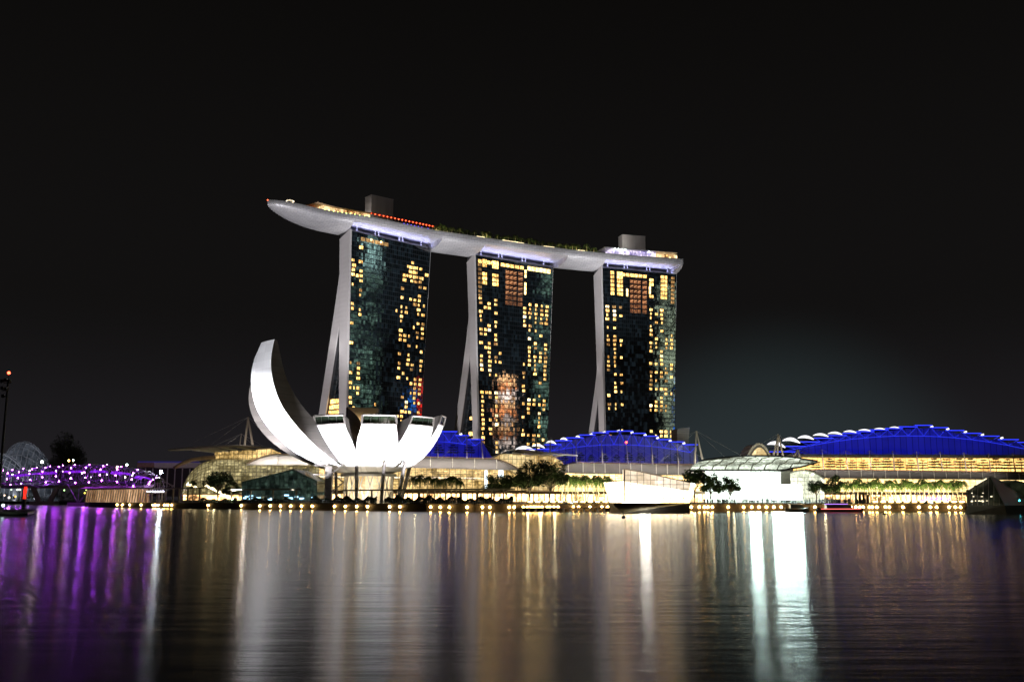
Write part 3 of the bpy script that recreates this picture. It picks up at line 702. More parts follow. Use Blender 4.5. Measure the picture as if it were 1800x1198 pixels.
M['rib'] = mat('pale_rib', (.70, .68, .60), .5, var=.05)
def vault(root, pxl, pxr, ylo, yhi, depth=12, off=0.0, endl=0, endr=0, name='glass_vault', mtl='vglass', step=9.0, curve=1.0, ribs=1, rings=9):
    """bulging glazed wall from the row ylo up to the row yhi, rounded off over endl / endr columns"""
    cols = []; px = pxl
    while px < pxr - .1: cols.append(px); px += step / 2.0
    cols.append(pxr)
    rows = []; NV = 12
    for px in cols:
        yl = ylo(px) if callable(ylo) else ylo; yh = yhi(px) if callable(yhi) else yhi
        k = 1.0
        if endl and px < pxl + endl: k = math.sqrt(max(.004, 1 - ((pxl + endl - px) / endl) ** 2))
        if endr and px > pxr - endr: k = min(k, math.sqrt(max(.004, 1 - ((px - pxr + endr) / endr) ** 2)))
        zl = LM.z(px, yl, off); zh = LM.z(px, yh, off + depth); r = []
        for j in range(NV + 1):
            t = j / NV * math.pi / 2; o = off + depth * (1 - math.cos(t * curve)) + (1 - k) * depth * .8; z = zl + (zh - zl) * (math.sin(t)) * k
            q = LM.at(px, 850, o); r.append(Vector((q.x, q.y, z)))
        rows.append(r)
    m = MB(); m.grid(rows); g_ = m.build(name, M[mtl], root, smooth=True)
    m = MB(); n = -LM.n * .12 + Vector((0, 0, .12))
    for i in range(0, len(rows), 2): m.tube([p + n for p in rows[i]], .10, 4, cap=False)
    for j in range(0, NV + 1, 1 if rings > 7 else 2): m.tube([r[j] + n for r in rows], .08, 4, cap=False)
    m.build('glazing_bar', M['mull'], g_)
    return g_
def hood(root, pxl, pxr, ylo, yhi, olo=3.0, ohi=13.0, ptl=0, ptr=0, mtl='roof', step=42, name='roof_hood', ribm='rib'):
    """sheet metal vault roof, its ends curving down to a point over ptl / ptr columns"""
    N = 40; rows = []
    for i in range(N + 1):
        px = pxl + (pxr - pxl) * i / N; yl = ylo(px) if callable(ylo) else ylo; yh = yhi(px) if callable(yhi) else yhi
        k = 0.0
        if ptl and px < pxl + ptl: k = ((pxl + ptl - px) / ptl) ** 1.8
        if ptr and px > pxr - ptr: k = ((px - pxr + ptr) / ptr) ** 1.8
        zl = LM.z(px, yl, olo); zh = LM.z(px, yh, ohi); zh = zh + (zl - zh) * k; oh = ohi + (olo - ohi) * k * .7; r = []
        for j in range(9):
            t = j / 8; q = LM.at(px, 850, olo + (oh - olo) * t); z = zl + (zh - zl) * math.sin(t * math.pi / 2) ** .9; r.append(Vector((q.x, q.y, z)))
        rows.append(r)
    m = MB(); m.grid(rows); up = [[p + Vector((0, 0, .35)) for p in r] for r in rows]; m.grid(up)
    m.grid([[r[0] for r in rows], [r[0] for r in up]]); m.grid([rows[0], up[0]]); m.grid([rows[-1], up[-1]])
    h = m.build(name, M[mtl], root, smooth=False)
    m = MB(); n = max(1, round((pxr - pxl) / step))
    for i in range(n + 1):
        k = min(N, round(i * N / n)); m.tube([p + Vector((0, 0, .25)) - LM.n * .15 for p in up[k]], .16, 4)
    m.build('rib', M[ribm], h)
    m = MB(); m.tube([r[-1] + Vector((0, 0, .3)) for r in up], .32, 4); m.build('ridge_beam', M['wood'], h)
    return h
def lin(x0, y0, x1, y1): return lambda x: y0 + (y1 - y0) * (x - x0) / (x1 - x0)
def flat(root, name, pts, off, mtl, thick=.5):
    """upright panel through the pixels pts at distance off behind the arcade line, with real thickness"""
    P = [LM.P(px, py, off) for px, py in pts]; m = MB(); m.prism(P, LM.n * thick); return m.build(name, M[mtl], root)
def gridbars(root, pxl, pxr, ytop, ybot, off, nx, ny, r=.1, mtl='mull'):
    m = MB()
    for i in range(nx + 1):
        px = pxl + (pxr - pxl) * i / nx; yt = ytop(px) if callable(ytop) else ytop; yb = ybot(px) if callable(ybot) else ybot; a = LM.P(px, yb, off); b = Vector((a.x, a.y, LM.z(px, yt, off))); m.tube([a, b], r, 4)
    for j in range(ny + 1):
        m.tube([LM.P(px, ((ytop(px) if callable(ytop) else ytop) * (1 - j / ny) + (ybot(px) if callable(ybot) else ybot) * j / ny), off) for px in (pxl, (pxl + pxr) / 2, pxr)], r, 4)
    return m.build('glazing_bar', M[mtl], root)

# ---- left wing with rounded glass end
a = LM.at(450); lw = empty('arcade_wing', Vector((a.x, a.y, LANDZ)), 'rounded yellow-lit glass vault of the arcade at the left of the museum', 'arcade')
vault(lw, 320, 600, 868, lambda x: 807 + max(0, (x - 480)) * .03, depth=16, endl=62, mtl='vglass_dim', step=6.5, rings=9)
flat(lw, 'clerestory', [(377, 812), (377, 793), (476, 788), (500, 799), (520, 806), (520, 812)], 17, 'vglass', .5)
gridbars(lw, 377, 476, lin(377, 793, 476, 788.5), 812, 16.6, 12, 3)
hood(lw, 432, 600, lambda x: 817, lambda x: 799 + (x - 432) * .02, 3.5, 14, ptl=55, mtl='roofw', step=55)
m = MB()
for i, (tx, ty, rx, ry) in enumerate(((295.5, 791, 378, 794), (309, 789.5, 390, 793.5), (329, 788, 405, 793), (353, 786.5, 425, 792), (383, 785, 450, 791))):
    a = LM.P(tx, ty, 8 + i * 2.5); b = LM.P(rx, ry, 17); m.beam(a, (a + b) / 2 + Vector((0, 0, .7)), .35, .5); m.beam((a + b) / 2 + Vector((0, 0, .7)), b, .5, .8)
m.build('roof_beam', M['rib'], lw)
m = MB(); P = [LM.P(x, y, o) for x, y, o in ((296, 790, 8), (352, 785.3, 9), (420, 782.5, 9), (474, 788, 9), (500, 790, 22), (420, 783, 24), (352, 785, 22))]; m.prism(P, (0, 0, .35)); m.build('roof_canopy', M['roof'], lw)
m = MB(); m.grid([[LM.P(418 + 7.5 * i, 784.5 - 3.2 * math.sin(math.pi * i / 8) ** .8 + i * .3, 6 + 0 * i) for i in range(9)], [LM.P(418 + 7.5 * i, 784.5 - 3.2 * math.sin(math.pi * i / 8) ** .8 + i * .3 - .4, 20) for i in range(9)]]); m.v += []; m.build('arched_roof', M['roofw'], lw)
m = MB(); m.tube([LM.P(x, y, o) for x, y, o in ((306, 822, 2), (318, 815, 5), (335, 808.5, 9), (355, 805, 13), (378, 803.5, 16))], .75, 6, r2=1.1); m.build('arched_beam', M['wood'], lw)
flat(lw, 'shopfront', [(322, 879), (322, 869), (560, 869), (560, 879)], 1.2, 'shops')
m = MB()
for i in range(7): m.tube([LM.P(361 + 6.5 * i, 852 + 3.2 * i, -4), LM.P(361 + 6.5 * (i + 1), 852 + 3.2 * (i + 1), -4)], .55, 5)
for x0, y0, x1, y1 in ((328, 851, 338, 852), (338, 852, 346, 857)): m.tube([LM.P(x0, y0, -3), LM.P(x1, y1, -3)], .5, 5)
m.build('stair_light', lamp('stair_lamp', (1, .80, .42), 6), lw)
# dark gabled glass entrance
a = W(495, 860, 428); en = empty('glass_entrance', Vector((a.x, a.y, LANDZ)), 'dark green gabled glass entrance hall in front of the yellow vault', 'entrance hall')
def at(px, py, Y): return W(px, py, Y)
M['teal'] = litglass('teal_glass', (.006, .016, .013), (.10, .17, .13), .35, cell=(2, 2, 2), lo=.3, hi=1, sparkle=.6, rough=.1)
fp = [(425, 880), (425, 847), (515, 825), (557, 845), (557, 880)]
P = [at(x, y, 428) for x, y in fp]; m = MB(); m.prism(P, (3, 16, 0)); m.build('glass_shell', M['teal'], en)
m = MB()
for i in range(17):
    px = 425 + 132 * i / 16; yt = 847 - 22 * (px - 425) / 90 if px < 515 else 825 + 20 * (px - 515) / 42
    m.tube([at(px, 878, 427.8), at(px, yt, 427.8)], .09, 4)
for j in range(6):
    y = 878 - 8 * j; xl = 425 if y > 847 else 425 + (847 - y) / 22 * 90; xr = 557 if y > 845 else 557 - (845 - y) / 20 * 42
    m.tube([at(xl, y, 427.8), at(xr, y, 427.8)], .08, 4)
for p, q in zip(P[1:3], P[2:4]): m.tube([p, q], .25, 4)
m.build('glazing_bar', M['teal_bar'] if 'teal_bar' in M else M.setdefault('teal_bar', mat('teal_bar', (.09, .15, .14), .5)), en)
# ---- middle wing
a = LM.at(800); mw = empty('arcade_hall', Vector((a.x, a.y, LANDZ)), 'yellow-lit glass arcade under a grey vaulted roof, right of the museum', 'arcade')
vault(mw, 560, 918, 862, lin(600, 819, 918, 824), depth=9, endr=34, mtl='vglass', step=10)
hood(mw, 600, 912, lin(690, 821, 912, 826), lin(690, 803.5, 912, 809), 3.5, 13, ptr=48, step=37)
flat(mw, 'podium', [(560, 867), (560, 861), (925, 861), (925, 867)], -2, 'wood', 3)
flat(mw, 'shopfront', [(560, 881), (560, 867), (925, 867), (925, 881)], .5, 'shops')
m = MB()
for i in range(38): 
    p = LM.P(562 + 9.6 * i, 880, -1.5); p.z = LANDZ; m.box((p.x, p.y, LANDZ + 2.3), (.5, .5, 4.6))
m.build('colonnade', M['rib'], mw)
# lit advertising panels in the glass
for px, y0, y1, w in ((852, 826, 858, 5), (876, 826, 839, 9)):
    flat(mw, 'display_panel', [(px, y1), (px, y0), (px + w, y0), (px + w, y1)], -.6, 'panelw' if 'panelw' in M else (M.setdefault('panelw', lamp('panel_light', (.82, .95, 1.0), 2.2)) and 'panelw'), .3)
# ---- crystal roofed hall between the two
a = LM.at(935); ch = empty('clerestory_hall', Vector((a.x, a.y, LANDZ)), 'tall yellow-lit glazed hall under an arched canopy behind the big round trees', 'hall')
M['hall'] = litglass('hall_glass', (.80, .50, .16), (1.0, .80, .42), 1.15, lo=.45, sparkle=.8)
flat(ch, 'glass_wall', [(862, 862), (862, 806), (880, 797), (970, 800), (990, 812), (990, 862)], 15, 'hall', .5)
gridbars(ch, 878, 970, lin(878, 798, 970, 801), 861, 14.6, 12, 8)
m = MB()
def arc_sheet(m, x0, x1, y0, y1, h, o0, o1, dy=0):
    N = 12; f = [[LM.P(x0 + (x1 - x0) * i / N, y0 + (y1 - y0) * i / N - h * math.sin(math.pi * i / N) ** .85 + k * dy, o) for i in range(N + 1)] for k, o in ((0, o0), (1, o1))]
    up = [[p + Vector((0, 0, .3)) for p in r] for r in f]; m.grid(f); m.grid(up); m.grid([f[0], up[0]])
arc_sheet(m, 879, 925, 797, 798, 7, 6, 20); m.build('arched_roof', M['roofw'], ch)
m = MB(); P = [LM.P(x, y, o) for x, y, o in ((900, 796, 7), (925, 797.5, 7), (970, 799, 6), (1016, 801.5, 5), (1016, 800.5, 7), (970, 797, 20), (910, 790, 22))]; m.prism(P, (0, 0, .4)); m.build('roof_canopy', M['steel'], ch)
m = MB(); m.beam(LM.P(970, 803.5, 15), LM.P(990, 799.5, 8), .5, .6); m.beam(LM.P(948, 802, 15), LM.P(972, 798.5, 8), .5, .6); m.beam(LM.P(925, 801, 15), LM.P(948, 798, 8), .5, .6); m.build('roof_beam', M['rib'], ch)
m = MB(); m.beam(LM.P(862, 806.5, 15), LM.P(880, 796, 15), .8, .8); m.build('sloping_beam', M['dark'], ch)
# ---- right-middle wing
a = LM.at(1100); rw = empty('arcade_hall', Vector((a.x, a.y, LANDZ)), 'yellow-lit arcade with grey ribbed roof behind the bright crystal pavilion', 'arcade')
vault(rw, 972, 1236, 866, lin(980, 826, 1236, 836), depth=9, endl=26, mtl='vglass_hot', step=10)
hood(rw, 980, 1238, lin(980, 831, 1238, 836), lin(980, 814, 1238, 818.5), 3.5, 13, ptl=30, step=22)
flat(rw, 'podium', [(925, 868), (925, 863), (1240, 863), (1240, 868)], -2, 'wood', 3)
flat(rw, 'shopfront', [(925, 882), (925, 868), (1240, 868), (1240, 882)], .5, 'shops')
m = MB()
for i in range(33): 
    p = LM.P(928 + 9.6 * i, 880, -1.5); m.box((p.x, p.y, LANDZ + 2.2), (.5, .5, 4.4))
m.build('colonnade', M['rib'], rw)
# ---- event plaza hall
a = LM.at(1320); pl = empty('plaza_hall', Vector((a.x, a.y, LANDZ)), 'dazzling white-lit plaza hall under a curved ribbed glass canopy', 'hall')
PO = -22
flat(pl, 'glass_front', [(1240, 883), (1240, 826.5), (1372, 828.5), (1372, 883)], PO + 8, 'plaza', .5)
gridbars(pl, 1240, 1372, 826.5, 883, PO + 7.5, 16, 7, .09, 'rib')
flat(pl, 'side_wall', [(1372, 883), (1372, 828), (1389, 827), (1389, 883)], PO + 8.2, 'concrete', .6)
M['canopyglass'] = litglass('canopy_glass', (.16, .17, .12), (.75, .85, .70), 2.2, cell=(30, 6, 1.2), lo=.25, hi=1.1, sparkle=.8)
def ctop(x): return 802 + ((x - 1325) / 112) ** 2 * 9.5 if x > 1325 else 802 + ((1325 - x) / 105) ** 2 * 9
rows = []
for i in range(29):
    px = 1222 + (1436 - 1222) * i / 28; yl = 826.5 if px < 1385 else 826.5 - (px - 1385) / 51 * 14; yt = ctop(px); r = []
    for j in range(9):
        t = j / 8; y = yl + (yt - yl) * math.sin(t * math.pi / 2) ** .85; r.append(LM.P(px - 10 + 20 * t if px < 1400 else px, y, PO + 2 + 16 * t))
    rows.append(r)
m = MB(); m.grid(rows); g_ = m.build('canopy_glass', M['canopyglass'], pl, smooth=True)
m = MB()
for i in range(2, 28, 3):
    m.tube([rows[min(28, max(0, i + round((j / 8) * 2)))][j] - LM.n * .3 for j in range(9)], .30, 5)
m.build('canopy_rib', M['rib'], g_)
m = MB(); m.tube([r[-1] + Vector((0, 0, .3)) for r in rows], .55, 5); m.tube([r[0] for r in rows], .4, 5); m.build('canopy_edge', M['dark'], pl)
m = MB()
for j in (2, 4, 6): m.tube([r[j] - LM.n * .2 for r in rows], .12, 4)
m.build('purlin', M['rib'], g_)
# arched glazed bay right of the hall
m = MB(); P = [LM.P(1389, 883, PO + 10)] + [LM.P(1389 + 60 * i / 14, 836 - 11 * math.sin(math.pi * min(1, (i + 1.5) / 15)) ** .6 + (i / 14) ** 2 * 6, PO + 10) for i in range(15)] + [LM.P(1449, 883, PO + 10)]
m.prism(P, LM.n * .5); m.build('arched_bay', M['plaza2'] if 'plaza2' in M else M.setdefault('plaza2', litglass('bay_glass', (.65, .72, .50), (1.0, .98, .80), 1.7, lo=.4, hi=1.1, sparkle=1.5)), pl)
m = MB(); m.tube([p - LM.n * .3 for p in P[1:-1]], .35, 5); m.build('arch_trim', M['rib'], pl)
gridbars(pl, 1391, 1447, 838, 882, PO + 9.6, 9, 6, .09, 'rib')
# small arched hall behind the canopy
a = LM.at(1334); ah = empty('arched_hall', Vector((a.x, a.y + 30, LANDZ)), 'small round-arched hall with amber glazing rising behind the plaza canopy', 'hall')
arc = [(1312 + 44 * i / 16, 809 - 29.5 * math.sin(math.pi * i / 16) ** .75) for i in range(17)]
m = MB(); inn = [(1318 + 34 * i / 12, 809 - 23 * math.sin(math.pi * i / 12) ** .75) for i in range(13)]
m.prism([LM.P(x, y, 30) for x, y in arc], LM.n * 14); m.build('vaulted_body', M['roof'], ah)
m = MB(); m.prism([LM.P(x, y, 29.7) for x, y in inn], LM.n * .2); m.build('arched_window', M['hall'], ah)
m = MB(); m.tube([LM.P(x, y, 29.5) for x, y in arc], .6, 6); m.build('arch_trim', M['rib'], ah)
# ---- right wing
a = LM.at(1620); fw = empty('arcade_hall', Vector((a.x, a.y, LANDZ)), 'long arcade with orange-lit roof terrace behind the palm row', 'arcade')
vault(fw, 1405, 1830, 868, lin(1420, 838, 1800, 843), depth=9, mtl='vglass_hot', step=10)
hood(fw, 1408, 1835, lin(1430, 839.5, 1800, 843.5), lin(1430, 826.5, 1800, 832.5), 3.5, 13, ptl=36, step=21)
flat(fw, 'terrace_wall', [(1395, 828), (1395, 802), (1830, 804), (1830, 834)], 26, 'terrace', .5)
gridbars(fw, 1400, 1825, lin(1400, 802.5, 1825, 804), lin(1400, 828, 1825, 834), 25.6, 44, 3, .09)
flat(fw, 'terrace_soffit', [(1392, 803), (1392, 797.5), (1835, 799), (1835, 805)], 20, 'roof', 7)
flat(fw, 'terrace_parapet', [(1415, 829), (1415, 823.5), (1830, 828.5), (1830, 834)], 14.5, 'wood', .4)
flat(fw, 'podium', [(1440, 869), (1440, 864), (1830, 865), (1830, 870)], -2, 'wood', 3)
flat(fw, 'shopfront', [(1440, 884), (1440, 869), (1830, 870), (1830, 884)], .5, 'shops')
m = MB()
for i in range(44): 
    p = LM.P(1442 + 8.9 * i, 880, -1.5); m.box((p.x, p.y, LANDZ + 2.3), (.45, .45, 4.6))
m.build('colonnade', M['rib'], fw)
# purple shop sign lights
m = MB()
for i in range(26):
    p = LM.P(1622 + 1.9 * i, 877 + random.Random(i).uniform(-2.5, 2.5), -8); m.ball(p, .42, 6, 4)
m.build('neon_light', lamp('violet_neon', (.22, .08, 1.0), 5), fw)

# ---- blue floodlit stepped roofs
M['bluebody'] = mat('roof_cladding', (.20, .22, .36), .6, var=.08, scale=.2, stretch=(1, 1, .15))  # blue tint puts part of the floodlight colour into the white cladding
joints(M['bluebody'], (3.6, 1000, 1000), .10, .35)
M['blueline'] = lamp('blue_edge_light', (.03, .05, 1.0), 1.5)
M['blueline2'] = lamp('blue_truss_light', (.03, .05, 1.0), 1.0)
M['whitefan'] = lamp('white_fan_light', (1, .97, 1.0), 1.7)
def steproof(label, bpts, slabs, fans, chord, off, dots=()):
    """bpts: outline of the body; slabs: (left column, right column, row); fans: lit crescents; chord: truss chord"""
    cxs = sum(x for x, y in bpts) / len(bpts); a = LM.at(cxs, 850, off); rt = empty('stepped_roof', Vector((a.x, a.y, LANDZ)), label, 'roof', 'blue floodlit stepped roofs')
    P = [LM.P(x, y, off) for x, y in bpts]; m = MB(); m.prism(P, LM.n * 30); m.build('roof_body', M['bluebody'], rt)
    m2 = MB()
    for i, (x0, x1, y) in enumerate(slabs):
        m = MB(); P = [LM.P(x0, y - .9, off - 6), LM.P(x1, y - .9, off - 6), LM.P(x1, y + .9, off - 6), LM.P(x0, y + .9, off - 6)]
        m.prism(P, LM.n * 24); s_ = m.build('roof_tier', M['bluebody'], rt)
        m = MB(); m.tube([LM.P(x0, y, off - 6.4), LM.P(x1, y, off - 6.4)], .22, 4); m.build('edge_light', M['blueline'], s_)
        # truss webs down to the chord
        cyv = chord((x0 + x1) / 2) if chord else None
        if chord:
            mid = (x0 + x1) / 2; m2.tube([LM.P(x0 + 2, y + 1, off - .5), LM.P(mid, chord(mid), off - .5)], .12, 4); m2.tube([LM.P(x1 - 2, y + 1, off - .5), LM.P(mid, chord(mid), off - .5)], .12, 4)
    if chord:
        xs = sorted((x0 + x1) / 2 for x0, x1, y in slabs); m2.tube([LM.P(x, chord(x), off - .5) for x in xs], .15, 4)
        m2.build('truss', M['blueline2'], rt)
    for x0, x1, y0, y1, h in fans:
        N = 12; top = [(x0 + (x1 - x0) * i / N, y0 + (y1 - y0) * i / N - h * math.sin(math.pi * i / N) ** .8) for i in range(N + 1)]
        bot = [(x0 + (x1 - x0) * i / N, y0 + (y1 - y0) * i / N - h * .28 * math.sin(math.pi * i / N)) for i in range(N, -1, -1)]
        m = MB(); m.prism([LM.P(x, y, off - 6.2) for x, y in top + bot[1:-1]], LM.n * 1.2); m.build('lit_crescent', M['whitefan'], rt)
    for x, y in dots:
        m = MB(); m.beam(LM.P(x - 2.2, y + 1.6, off - 5), LM.P(x + 2.2, y, off - 5), .35, .9); m.build('end_light', M['whitefan'], rt)
    return rt
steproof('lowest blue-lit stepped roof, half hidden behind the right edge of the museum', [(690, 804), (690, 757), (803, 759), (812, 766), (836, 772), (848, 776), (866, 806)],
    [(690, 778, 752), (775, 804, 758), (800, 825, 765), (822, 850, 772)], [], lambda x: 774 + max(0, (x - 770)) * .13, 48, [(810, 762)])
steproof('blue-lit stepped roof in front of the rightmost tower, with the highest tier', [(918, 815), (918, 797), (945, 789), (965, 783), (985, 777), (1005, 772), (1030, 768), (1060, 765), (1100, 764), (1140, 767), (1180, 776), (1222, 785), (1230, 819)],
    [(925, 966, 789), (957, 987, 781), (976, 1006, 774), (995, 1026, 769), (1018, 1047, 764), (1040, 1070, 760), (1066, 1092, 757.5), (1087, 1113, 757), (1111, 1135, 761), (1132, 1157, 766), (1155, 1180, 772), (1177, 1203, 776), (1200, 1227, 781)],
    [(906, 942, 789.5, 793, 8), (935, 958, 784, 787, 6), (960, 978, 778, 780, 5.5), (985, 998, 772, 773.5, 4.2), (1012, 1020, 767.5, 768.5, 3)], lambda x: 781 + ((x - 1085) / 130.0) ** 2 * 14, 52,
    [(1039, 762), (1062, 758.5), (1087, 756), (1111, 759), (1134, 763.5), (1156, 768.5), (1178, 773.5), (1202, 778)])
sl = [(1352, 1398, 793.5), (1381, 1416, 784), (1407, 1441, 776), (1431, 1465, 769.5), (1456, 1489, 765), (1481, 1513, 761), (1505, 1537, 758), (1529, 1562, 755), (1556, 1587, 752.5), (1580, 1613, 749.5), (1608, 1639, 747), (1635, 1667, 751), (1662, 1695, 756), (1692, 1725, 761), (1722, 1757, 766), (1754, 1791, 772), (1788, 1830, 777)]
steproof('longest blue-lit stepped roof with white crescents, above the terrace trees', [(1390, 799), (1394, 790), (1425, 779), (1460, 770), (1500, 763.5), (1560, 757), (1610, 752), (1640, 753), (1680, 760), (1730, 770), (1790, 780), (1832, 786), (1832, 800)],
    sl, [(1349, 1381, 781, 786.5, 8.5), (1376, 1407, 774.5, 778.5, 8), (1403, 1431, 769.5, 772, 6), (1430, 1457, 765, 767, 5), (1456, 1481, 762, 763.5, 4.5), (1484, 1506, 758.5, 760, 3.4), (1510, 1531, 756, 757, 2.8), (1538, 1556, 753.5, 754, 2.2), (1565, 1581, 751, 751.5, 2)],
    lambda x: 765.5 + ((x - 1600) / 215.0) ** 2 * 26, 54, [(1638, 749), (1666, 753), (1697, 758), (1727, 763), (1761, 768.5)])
# blue floods along the foot of each roof
for x0, x1, y, o, e_ in ((705, 860, 806, 26, 9500), (930, 1225, 816, 28, 9500), (1400, 1610, 796, 30, 9000), (1610, 1825, 797, 30, 9000)):
    a = LM.P(x0, y, o); b = LM.P(x1, y, o); c = (a + b) / 2; c.z += 1; L_ = (b - a).length
    nb_ = max(3, int(L_ / 13)); rb_ = random.Random(int(x0))
    for kb in range(nb_):
        cc = a + (b - a) * (kb + .5) / nb_; cc.z = c.z; tg = cc + LM.n * 20 + Vector((0, 0, 8))
        o_ = light('blue_flood', 'AREA', cc, tg, e_ * .85 / nb_ * rb_.uniform(.45, 1.35) * (1.0 if x0 < 1600 else 1.15 - .6 * kb / nb_), (.008, .014, 1.0), L_ / nb_ * .3, size_y=1.5)
        z_ax = (cc - tg).normalized(); y_ax = z_ax.cross(LM.d).normalized(); o_.rotation_euler = Matrix((LM.d, y_ax, z_ax)).transposed().to_euler()
# area lights added in front of the arcade to brighten the grey vault roofs
for x0, x1, y, e_ in ((440, 600, 800, 450), (640, 900, 800, 1100), (985, 1230, 800, 700), (1430, 1600, 810, 450), (1600, 1800, 810, 400)):
    a = LM.P(x0, y, -14); b = LM.P(x1, y, -14); c = (a + b) / 2; c.z += 13; tg = (LM.P(x0, y, 8) + LM.P(x1, y, 8)) / 2; tg.z = LM.z((x0 + x1) / 2, 822, 8)
    o_ = light('roof_wash', 'AREA', c, tg, e_ * 6, (1, .90, .80), (b - a).length, size_y=1.0)
    o_.data.spread = R(42)
    z_ax = (c - tg).normalized(); x_ax = LM.d; y_ax = z_ax.cross(x_ax).normalized(); o_.rotation_euler = Matrix((x_ax, y_ax, z_ax)).transposed().to_euler()
# masts and cables
MASTS = [((436, 733), [(430, 782), (444, 781)], 12, 'tall A-frame roof mast left of the museum'), ((424.5, 762), [(421, 784)], 14, 'short roof mast beside the tall A-frame left of the museum'),
 ((769, 772), [(770, 805)], 12, None), ((820.5, 765), [(821, 806)], 12, None), ((843, 742), [(849, 807)], 12, None), ((943, 768), [(943, 797)], 12, None), ((967, 770), [(967, 797)], 12, None),
 ((1012, 772), [(1014, 814)], 12, None), ((1057, 774), [(1059.5, 815)], 12, None), ((1101, 777), [(1104, 816)], 12, 'red'), ((1145, 778), [(1147.5, 817)], 12, None), ((1190, 781), [(1192.5, 817)], 12, None),
 ((1224, 757), [(1221, 819), (1238, 822)], 10, 'broad A-frame mast between the blue roof and the plaza canopy'), ((1368.5, 763), [(1366.5, 803), (1377.5, 804), (1359, 803)], 18, 'three-legged mast in front of the white roof crescents'),
 ((1403.5, 789), [(1406, 808), (1396, 801)], 16, None), ((1445, 789), [(1448, 826)], 14, None), ((1486.5, 791), [(1490, 827)], 14, None), ((1528, 791), [(1531.5, 828)], 14, None), ((1569, 792), [(1572.5, 828)], 14, None),
 ((1611, 792), [(1615, 829)], 14, None), ((1652, 793), [(1657, 830)], 14, None), ((1694, 794), [(1699, 831)], 14, None), ((1737, 796), [(1742, 832)], 14, None), ((1780, 796), [(1785, 832)], 14, None)]
M['red'] = lamp('red_beacon', (1, .03, .01), 25)
num = 0
for (tx, ty), feet, off, lab in MASTS:
    num += 1; fb = LM.P(feet[0][0], feet[0][1], off); tp = LM.P(tx, ty, off + 2); rd = lab == 'red'
    if lab in (None, 'red'): lab = f'slender roof mast with stay cables, {nth(num - 1)} mast counted from the left' + (', red beacon on top' if rd else '')
    rt = empty('roof_mast', fb, lab, 'mast', 'masts standing on the arcade roofs')
    for fx, fy in feet:
        m = MB(); m.tube([LM.P(fx, fy, off), tp], .62 if len(feet) > 1 else .38, 6, r2=.34 if len(feet) > 1 else .22); m.build('mast_leg', M['mast'] if 'mast' in M else M.setdefault('mast', mat('mast_steel', (.5, .45, .40), .5, .2, var=.05)), rt)
    m = MB(); L_ = 30 if len(feet) > 1 else 17
    h = tp.z - fb.z
    for sg, k in ((-1, 1), (-1, .6), (1, 1), (1, .6)):
        q = fb + LM.d * sg * h * 1.9 * k - LM.n * 2; m.tube([tp, q], .055, 3)
    m.build('stay_cable', M['steel'], rt)
    if rd: m = MB(); m.ball(tp, .55, 8, 5); m.build('beacon', M['red'], rt)
# slatted ventilation tower
m = MB(); a = LM.P(1200, 780, 62); vt = empty('vent_tower', Vector((a.x, a.y, LANDZ)), 'pale slatted ventilation tower right of the three hotel towers', 'tower')
P = [LM.P(x, y, 62) for x, y in ((1191, 815), (1190.5, 753), (1212, 751), (1207, 815))]; m.prism(P, LM.n * 12); m.build('tower_body', M['slats'] if 'slats' in M else M.setdefault('slats', mat('slats', (.5, .48, .48), .6, var=.3, scale=1, stretch=(.05, .05, 2.2))), vt)
m = MB()
for i in range(9): y = 755 + i * 3.2; m.beam(LM.P(1190.5, y, 61.8), LM.P(1211.8 - i * .25, y - 1.5, 61.8), .12, .25)
m.build('slat', M['rib'], vt)
light('vent_flood', 'SPOT', LM.P(1190, 812, 40), LM.P(1202, 765, 62), 6000, (1, .95, .95), 1, 16)
# solid building volumes behind the glazed fronts
flat(mw, 'rear_volume', [(600, 880), (600, 806), (905, 811), (905, 880)], 16, 'roof', 24)
flat(rw, 'rear_volume', [(1000, 880), (1000, 817), (1236, 821), (1236, 880)], 16, 'roof', 26)
flat(fw, 'rear_volume', [(1400, 880), (1400, 800), (1832, 802), (1832, 880)], 28, 'roof', 16)
flat(ch, 'rear_volume', [(866, 880), (866, 808), (882, 799), (975, 802), (988, 814), (988, 880)], 17, 'roof', 16)

for px_, py_, o_f, e_ in ((434, 776, 4, 1500), (1229, 812, 2, 2200), (1367, 798, 10, 1500)): light('mast_wash', 'POINT', LM.P(px_, py_, o_f), (0, 0, 0), e_, (1, .85, .7), .4)  # point lights added to brighten the masts
m = MB()
rnd = random.Random(6)
for k in range(14):
    m = MB(); m.box(at(rnd.uniform(430, 555), rnd.uniform(869, 878), 427.2), (rnd.uniform(.5, 2.2), .2, rnd.uniform(.3, .8))); m.build('interior_lamp', M['icelamp'] if 'icelamp' in M else M.setdefault('icelamp', lamp('ice_lamp', (.4, .75, 1.0), 3.0)), en)
